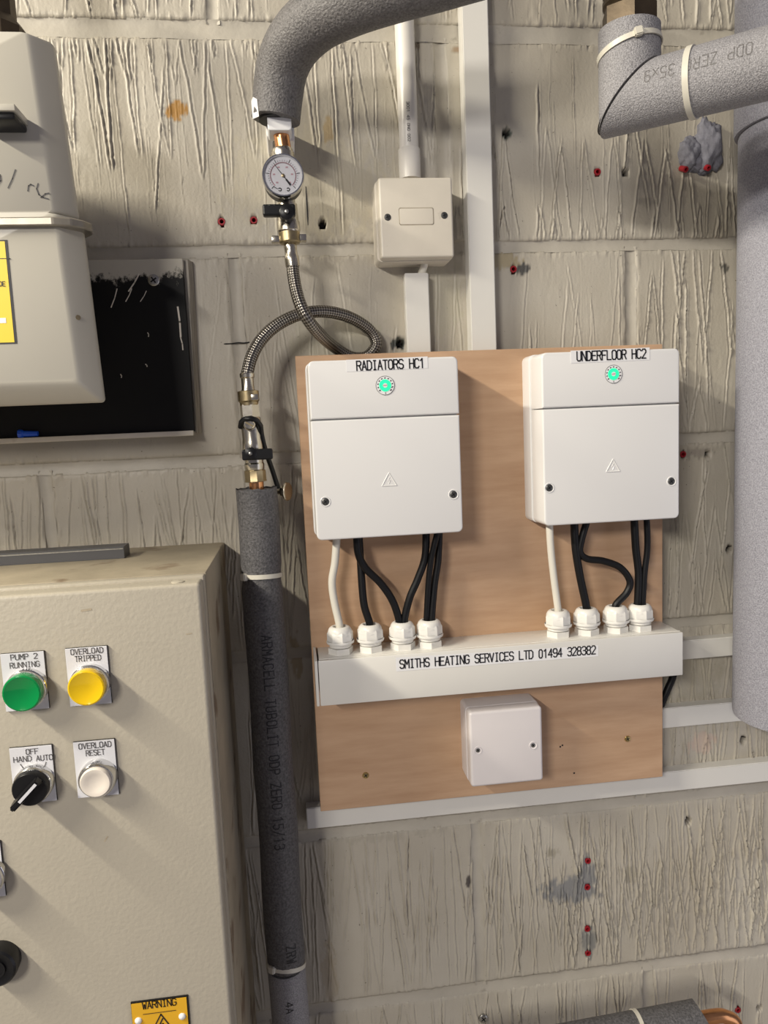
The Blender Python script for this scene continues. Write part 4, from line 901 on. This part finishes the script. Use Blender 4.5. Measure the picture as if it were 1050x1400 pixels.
# lagged copper pipe at the bottom right
DQ = .10
A, B_ = P(700, 1442, DQ), P(962, 1392, DQ+.0)
ax = (B_-A).normalized(); rq_ = .0205
bp_ = thing('insulated_pipe', 'grey lagged copper pipe passing the bottom edge at lower right', 'insulated pipe', A)
bm = BM(); cyl_cut(bm, A-ax*.05, B_+ax*.04, rq_, [(B_+Vector((0, 0, 0)), (ax*1.0+Vector((0.0, 0, .42))).normalized())]); build('lagging', bm, M['foam'], bp_, 40)
bm = BM(); tube(bm, smooth_path([B_-ax*.05, B_+ax*.01, B_+ax*.028+Vector((0, 0, -.004)), B_+ax*.04+Vector((0, 0, -.016)), B_+ax*.043+Vector((0, 0, -.05)), B_+ax*.043+Vector((0, 0, -.1))], 8), .0078, 20); build('copper_tail', bm, M['copper'], bp_, 60)
tie_ring(A+ax*((P(873, 1410, DQ)-A).dot(ax)), ax, rq_*1.0, Vector((.35, -.75, .8)), 'pale cable tie round the lagged pipe at the bottom edge', .0044)

# ------------------------------------------------------------------ black painted board behind the meter
DK = .019
a, b = P(258, 353, DK), P(258, 590, DK); kx = (a.x+b.x)/2
kb = thing('meter_board', 'black painted board behind the gas meter with white paint smears', 'board', Vector((kx-.15, 0, b.z)))
bm = BM(); box(bm, kx-.42, kx, 0, DK, b.z, a.z, .0007, 1); ko = build('face_board', bm, M['scuffed'], kb, 0)
bm = BM(); w0 = P(262, 352, .012).x; w1 = P(275, 588, .006).x
lo4 = [(kx-.001, b.z-.001), (w1, b.z-.002), (w0, a.z), (kx-.001, a.z)]
loft(bm, [[Vector((x, 0, z)) for x, z in lo4], [Vector((x if i in (0, 3) else x-.004, -.013, z)) for i, (x, z) in enumerate(lo4)]]); build('edge_strip', finish(bm), mat('brushed_grey_edge', (0.34, 0.31, 0.26), 0.6, var=0.5, vscale=22, stretch=(14, 14, 1)), kb, 0)
bm = BM(); box(bm, kx-.42, kx-.001, DK-.002, DK+.006, b.z-.0045, b.z+.001, .0008); build('bottom_lip', bm, M['old_white'], kb)
screw_part(kb, P(210, 383, DK), .0060, DK, M['steel'])
for (p0, p1, w) in (((243, 420), (247, 460), .0018), ((247, 462), (250, 478), .0012), ((190, 375), (176, 398), .0014), ((180, 395), (172, 412), .0010), ((160, 395), (152, 420), .0011), ((200, 398), (192, 412), .0008), ((202, 455), (203, 460), .001), ((199, 498), (201, 501), .001), ((165, 512), (166, 516), .001)):
    A, B_ = P(*p0, DK+.0004), P(*p1, DK+.0004); bm = BM(); ribbon(bm, [(A.x, A.z), ((A.x+B_.x)/2+.0006, (A.z+B_.z)/2), (B_.x, B_.z)], w, lambda x, z: Vector((x, -DK-.0004, z))); build('paint_streak', finish_up(bm), M['old_white'], kb, 0)
q0 = P(37, 593, DK+.012)
bc = thing('blue_connector', 'small bright blue plastic connector on the ledge of the black board', 'connector', q0)
lz = b.z+.001
bm = BM(); o_ = Vector((P(27, 594, DK+.003).x, -(DK+.0035), lz+.0042)); lathe(bm, o_, Vector((1, 0, -.03)), [(0, .0042), (.003, .0042), (.004, .0032), (.012, .0030), (.0185, .0026)], 16); build('sleeve', bm, M['blue'], bc, 40)
bm = BM(); lathe(bm, o_, Vector((1, 0, -.03)), [(-.001, .0044), (.002, .0044)], 8); build('flange', bm, M['blue'], bc, 0)

# ------------------------------------------------------------------ gas meter
MF, MB_ = .170, .100
gm = thing('gas_meter', 'cream gas meter hanging at the upper left edge, seam round its middle', 'gas meter', P(60, 560, MB_))
MW = .150
def casing(nm, pt, pb, ztop, zbot, ct_, cb_, cr_, m):
    """pressed half shell: widest at depth MW, chamfered to the front, narrowing to the back; runs off to the left"""
    xt, xb = P(*pt, MW).x, P(*pb, MW).x; xl = -.46; c = .0035; loops = []
    for dd, f, bk in ((.0205, 0, 1), (MW-.006, 0, 0), (MW, 0, 0), (MW+.003, .06, 0), (MF-.005, .76, 0), (MF-.002, .92, 0), (MF, 1.15, 0)):
        r_, t_, b_ = cr_*f+.056*bk, ct_*f+.062*bk, cb_*f+.03*bk; l = []
        zt_, zb_ = ztop-t_, zbot+b_
        for (x, z, a0) in ((xb-r_, zb_, 270), (xt-r_, zt_, 0)):
            for k in range(5):
                an = math.radians(a0+22.5*k); l.append(Vector((x-c+c*math.cos(an), -dd, (z+c if a0 == 270 else z-c)+c*math.sin(an))))
        l += [Vector((xl+r_, -dd, zt_)), Vector((xl+r_, -dd, zb_))]
        loops.append(l)
    bm = BM(); loft(bm, loops); return build(nm, finish(bm), m, gm, 40)
casing('upper_casing', (74, 66), (106, 298), P(60, 59, MW).z, P(85, 300, MW).z, .001, 0, .0140, M['meter'])
casing('lower_casing', (113, 322), (142, 548), P(85, 300, MW).z, P(141, 550, MW).z, 0, .0165, .0150, M['meter'])
zf = P(60, 302, MF+.006).z
bm = BM(); xr = P(127, 312, MW).x
rrx = [(-.46, -(MF+.006)), (xr-.026, -(MF+.006)), (xr-.012, -(MF+.002)), (xr-.004, -(MF-.006)), (xr, -(MF-.016)), (xr-.002, -(MW-.008)), (xr-.06, -.07), (-.46, -.07)]
loft(bm, [[Vector((x, y, zf-.0035)) for x, y in rrx], [Vector((x, y, zf+.0035)) for x, y in rrx]]); 
bmesh.ops.recalc_face_normals(bm, faces=bm.faces); bmesh.ops.bevel(bm, geom=list(bm.edges), offset=.001, segments=1, affect='EDGES'); build('seam_flange', finish(bm), M['meter_seam'], gm, 0)
bm = BM(); lathe(bm, Vector((P(-8, 40, .135).x, -.135, P(0, 57, MF-.01).z-.004)), vv_, [(0, .020), (.006, .022), (.006, .024), (.024, .026), (.030, .022), (.034, .0185), (.15, .0185)], 10, .1); build('inlet_union', bm, M['bronze'], gm, 25)
q0, q1 = P(-40, 146, MF+.03), P(20, 147, MF+.03)
bm = BM(); box(bm, q0.x, q1.x, MF-.001, MF+.03, q0.z-.0026, q0.z+.0026, .0006); br2 = build('bracket', bm, M['meter'], gm)
bm = BM(); box(bm, q0.x, q1.x-.001, MF-.001, MF+.028, q0.z-.0085, q0.z-.0026, .002); build('bracket_clip', bm, M['blackplastic'], br2)
a, b = P(19.5, 468, MF), P(10, 330, MF)
bm = BM(); x1_ = (a.x+b.x)/2; z1_, z0_ = b.z, a.z
box(bm, x1_-.09, x1_+.0012, MF, MF+.0004, z0_-.0012, z1_+.0012); yl = build('label_border', bm, M['ink'], gm, 0)
bm = BM(); box(bm, x1_-.09, x1_-.0008, MF, MF+.0006, z0_, z1_); build('yellow_label', bm, M['yellow'], gm, 0, label='yellow label with black border')
build('lettering', flat_text('DE', (-1, 391), (7, 391), 6, MF+.0006, 1.0), M['ink'], yl, 0)
bm = BM(); a, b = P(-20, 438, MF), P(9, 442, MF); box(bm, a.x, b.x, MF, MF+.0008, P(0, 442, MF).z, P(0, 435, MF).z); build('label_white_field', bm, M['tape'], yl, 0)
bm = BM(); q0, q1 = P(-30, 352, MF), P(14, 353.5, MF); box(bm, q0.x, q1.x, MF, MF+.0008, q1.z-.0003, q1.z+.0002); build('label_rule', bm, M['ink'], yl, 0)
bm = BM()
for pl in ([(-6, 240), (0, 239), (1, 247), (-4, 254)], [(21, 232), (17, 244), (11, 257)], [(38, 261), (39, 254), (42, 252), (46, 254)], [(52, 251), (50, 258), (53, 266), (59, 270), (66, 272)], [(67, 264), (62, 265), (56, 270)]):
    w = [P(x, y, MF+.0006) for x, y in pl]; ribbon(bm, [(p.x, p.z) for p in w], .0009, lambda x, z: Vector((x, -MF-.0006, z)))
build('handwriting', finish_up(bm), M['ink'], gm, 0)
bm = BM(); q = P(108, 433, MB_+.03); lathe(bm, P(107, 434, MF-.006), Vector((.6, -1, 0)), [(0, .0022), (.0006, .0018), (.0006, 0)], 9); build('rust_spot', bm, M['olive'], gm, 30)

# ------------------------------------------------------------------ beige control panel
PD = .21
pa = P(277, 797, PD); pb = P(313, 1400, PD); PX1 = (pa.x+pb.x)/2; PZT = pa.z
wallx = P(312, 742, 0); BXR = (wallx.x+P(345, 1390, .002).x)/2; BZT = P(312, 742, 0).z+.001
pn = thing('pump_control_cabinet', 'large beige steel pump control cabinet at the lower left', 'control cabinet', Vector((PX1-.3, -.1, BZT-.8)))
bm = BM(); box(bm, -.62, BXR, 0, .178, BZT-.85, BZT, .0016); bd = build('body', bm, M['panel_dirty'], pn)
bm = BM(); box(bm, -.618, BXR-.001, .177, .188, BZT-.848, BZT-.001, .0020); build('front_flange', bm, M['panel'], pn)
bm = BM(); box(bm, -.61, PX1, .186, PD, BZT-.84, PZT, .0030, 3); dr = build('door', bm, M['panel'], pn)
bm = BM(); q = PZ(243, 796, PZT); lathe(bm, Vector((q.x, -.199, PZT-.001)), vv_, [(0, .0055), (.0016, .0055), (.0022, .004), (.0022, 0)], 20); build('top_bolt', bm, M['panel'], dr, 40)
# grey strip lying on the cabinet
a = PZ(172, 762, BZT); xr = a.x
gs = thing('metal_strip', 'dark grey metal strip lying on top of the beige cabinet', 'metal strip', Vector((xr-.12, a.y, BZT)))
bm = BM(); y0 = -a.y
loft(bm, [[Vector((x, -y0+dy, BZT+dz)) for dy, dz in ((-.006, .0002), (-.006, .010), (-.004, .0122), (.018, .0122), (.020, .010), (.020, .0002))] for x in (xr-.32, xr)]); build('strip', finish(bm), M['grey_bar'], gs, 30)
bm = BM(); box(bm, xr-.32, xr-.0005, y0+.0058, y0+.0066, BZT+.0095, BZT+.0108); build('edge_line', bm, M['steel'], gs, 0)
# legend plates and controls
def plate(tl_, tr_, bl_, br2_, lines, nm='legend_plate'):
    A, B_, C_, D_ = (P(*q, PD) for q in (tl_, tr_, bl_, br2_))
    x0, x1, z1, z0 = (A.x+C_.x)/2, (B_.x+D_.x)/2, (A.z+B_.z)/2, (C_.z+D_.z)/2
    bm = BM(); box(bm, x0, x1, PD, PD+.0020, z0, z1, .0002, 1); t = build(nm, bm, M['blackplastic'], pn, 0)
    bm = BM(); rrprism(bm, x0+.0002, x1-.0002, z0+.0002, z1-.0002, PD+.002, PD+.0026, .0003, .0002); build('white_face', bm, M['plate'], t, 0)
    for s, a, b, hp_ in lines: build('lettering', flat_text(s, a, b, hp_, PD+.0026, 1.05, .0003, True, .74), M['foam_pipe'], t, 0)
    return t, (x0+x1)/2, (z0+z1)/2
yv = Vector((0, -1, 0))
def dome(c, rbase, nm, lens, material, tilt=None):
    t = build(nm, (lambda b_: lathe(b_, c, yv, [(0, rbase*1.04), (.005, rbase*1.04), (.006, rbase*.98), (.008, rbase*.96)], 36))(BM()), M['blackplastic'] if lens == 'dark' else M['chrome'], pn, 40)
    return t
def lamp(c, r, m, nm):
    t = dome(c, r, nm, 'x', None)
    bm = BM(); lathe(bm, c, yv, [(.006, r*.95), (.010, r*.97), (.0140, r*.985), (.0160, r*.95), (.0165, r*.88)], 48, caps=False)
    # fluted front
    n = 48; ring = []; o = c+yv*.0165; hub = bm.verts.new(c+yv*.0120)
    for i in range(n):
        a = 2*math.pi*i/n; e = Vector((math.cos(a), 0, math.sin(a))); ring.append(bm.verts.new(o+e*r*.88+yv*(.00022 if i % 2 else 0)))
    for i in range(n): bm.faces.new((hub, ring[i], ring[(i+1) % n]))
    build('lens', finish(bm), m, t, 20); return t
t, px_, pz_ = plate((1, 893), (61, 889), (10, 972), (69, 967), [('PUMP 2', (15, 903), (51, 900), 7.2), ('RUNNING', (14, 914), (54, 911), 7.2)])
c = P(38.5, 939.5, PD+.003); lamp(Vector((c.x, -PD-.0026, c.z)), .0158, M['green_lens'], 'green_indicator_lamp')
t, px_, pz_ = plate((89, 886), (148, 881.5), (97.5, 965), (153, 960), [('OVERLOAD', (97, 895), (141, 892.5), 7.2), ('TRIPPED', (103, 905), (138, 902), 7.2)])
c = P(124.5, 932.5, PD+.003); lamp(Vector((c.x, -PD-.0026, c.z)), .0154, M['yellow_lens'], 'amber_indicator_lamp')
t, px_, pz_ = plate((14, 1022), (72, 1016), (21, 1099), (79, 1092), [('OFF', (36, 1032), (52, 1030), 7), ('HAND', (19, 1043), (43, 1040), 7), ('AUTO', (50, 1041), (72, 1038), 7)])
bm = BM()
for p0, p1 in (((28, 1045), (32, 1051)), ((63, 1042), (61, 1048))):
    A, B_ = P(*p0, PD+.003), P(*p1, PD+.003); ribbon(bm, [(A.x, A.z), (B_.x, B_.z)], .0007, lambda x, z: Vector((x, -PD-.003, z)))
build('position_marks', finish_up(bm), M['foam_pipe'], t, 0)
c = P(48.5, 1068.5, PD+.003); c = Vector((c.x, -PD-.0026, c.z))
sw = build('selector_switch', (lambda b_: lathe(b_, c, yv, [(0, .0158), (.007, .0158), (.009, .0146), (.009, .013)], 40))(BM()), M['chrome'], pn, 40)
bm = BM(); lathe(bm, c, yv, [(.008, .0142), (.0150, .0142), (.0160, .0134), (.0160, 0)], 40); build('knob', bm, M['blackplastic'], sw, 40)
u = Vector((.72, 0, .70)).normalized(); v = Vector((-u.z, 0, u.x)); bm = BM()
rq = bmesh.ops.create_cube(bm, size=1)
for w in rq['verts']:
    q = w.co.copy(); tp_ = .62 if q.z > 0 else 1.0
    w.co = c + u*(q.x*.029-.001) + v*q.y*.0072*tp_ + yv*(.0155+(q.z+.5)*.0130*(1.0 if q.x < 0 else .72))
bmesh.ops.recalc_face_normals(bm, faces=bm.faces); bmesh.ops.bevel(bm, geom=list(bm.edges), offset=.0010, segments=2, affect='EDGES'); hdl = build('grip', finish(bm), M['blackplastic'], sw, 40)
bm = BM()
A = c+u*.0125+yv*.0253; B_ = c-u*.006+yv*.0284
vv = [bm.verts.new(x) for x in (A+v*.0012, A-v*.0012, B_-v*.0012, B_+v*.0012)]; bm.faces.new(vv); build('pointer_line', finish_up(bm), M['plate'], sw, 0)
t, px_, pz_ = plate((100, 1014), (158, 1008), (108, 1090), (163, 1084), [('OVERLOAD', (108, 1024.5), (152, 1020.5), 7.2), ('RESET', (118, 1034), (143, 1031), 7.2)])
c = P(135.5, 1061, PD+.003); c = Vector((c.x, -PD-.0026, c.z))
rb = build('reset_button', (lambda b_: lathe(b_, c, yv, [(0, .0155), (.006, .0155), (.0095, .0150), (.0110, .0140), (.0110, .0131), (.008, .0129)], 44, caps=False))(BM()), M['chrome'], pn, 40)
bm = BM(); lathe(bm, c, yv, [(.006, .0128), (.0125, .0128), (.0140, .0118), (.0138, .0085), (.0130, .0070), (.0128, 0)], 40, caps=False); build('button_cap', bm, M['cream_button'], rb, 40)
t, px_, pz_ = plate((-58, 1153), (2, 1149), (-51, 1230), (9, 1222), [])
c = P(-20, 1196, PD+.003); lamp(Vector((c.x, -PD-.0026, c.z)), .0165, M['plate'], 'indicator_lamp')
c = P(-5, 1323, PD+.012); c = Vector((c.x, -PD+.0005, c.z))
lk = build('lock_knob', (lambda b_: lathe(b_, c, yv, [(0, .0165), (.010, .0172), (.014, .0166), (.0155, .0150), (.0145, .0120), (.0140, 0)], 36))(BM()), M['blackplastic'], pn, 30)
bm = BM(); lathe(bm, c, yv, [(.0135, .0085), (.016, .0082), (.016, .0068), (.0142, .0066)], 30, caps=False); build('knob_ring', bm, M['blackplastic'], lk, 30)
# brown scuffs on the door
M['scuff'] = mat('brown_scuff', (0.47, 0.40, 0.29), 0.6, var=0.3, vscale=200)
for pl, w in (([(112, 835), (124, 833)], .0018), ([(255, 867), (262, 866)], .0010), ([(143, 1150), (147, 1144)], .0012)):
    ww = [P(x, y, PD) for x, y in pl]; bm = BM(); ribbon(bm, [(p.x, p.z) for p in ww], w, lambda x, z: Vector((x, -PD-.0002, z))); build('scuff', finish_up(bm), M['scuff'], dr, 0)
# warning plate
A, B_ = P(179, 1369, PD), P(256, 1361.5, PD); x0, x1, z1 = A.x, B_.x, (A.z+B_.z)/2
bm = BM(); box(bm, x0, x1+.0008, PD, PD+.0016, z1-.062, z1+.0006); wp = build('warning_plate', bm, M['blackplastic'], pn, 0, 'amber warning plate')
bm = BM(); box(bm, x0+.0003, x1-.0006, PD+.0016, PD+.0020, z1-.0615, z1-.0006); build('amber_face', bm, M['amber'], wp, 0)
build('lettering', flat_text('WARNING', (195, 1379), (241, 1375), 9, PD+.002, 1.3, .0003, True), M['bronze'], wp, 0)
bm = BM(); zz = P(218, 1381.5, PD).z; fm2 = lambda x, z: Vector((x, -PD-.0024, z)); ribbon(bm, [(P(196, 1380, PD).x, zz), (P(241, 1380, PD).x, zz)], .0006, fm2)
c = P(220.5, 1384, PD); s = .0125; T = [(c.x-s, c.z-s*1.75), (c.x+s, c.z-s*1.75), (c.x, c.z)]; ribbon(bm, T+[T[0]], .0011, fm2)
ribbon(bm, [(c.x+.0012, c.z-.0045), (c.x-.0018, c.z-.010), (c.x+.0014, c.z-.0095), (c.x-.0012, c.z-.016)], .0012, fm2); build('warning_symbol', finish_up(bm), M['ink'], wp, 0)
for q in ((189, 1396.5), (249, 1390.5)):
    c = P(*q, PD+.003); bm = BM(); lathe(bm, Vector((c.x, -PD-.0018, c.z)), yv, [(0, .0032), (.0010, .0031), (.0020, .0022), (.0024, 0)], 18, caps=False); build('rivet', bm, M['tape'], wp, 60)
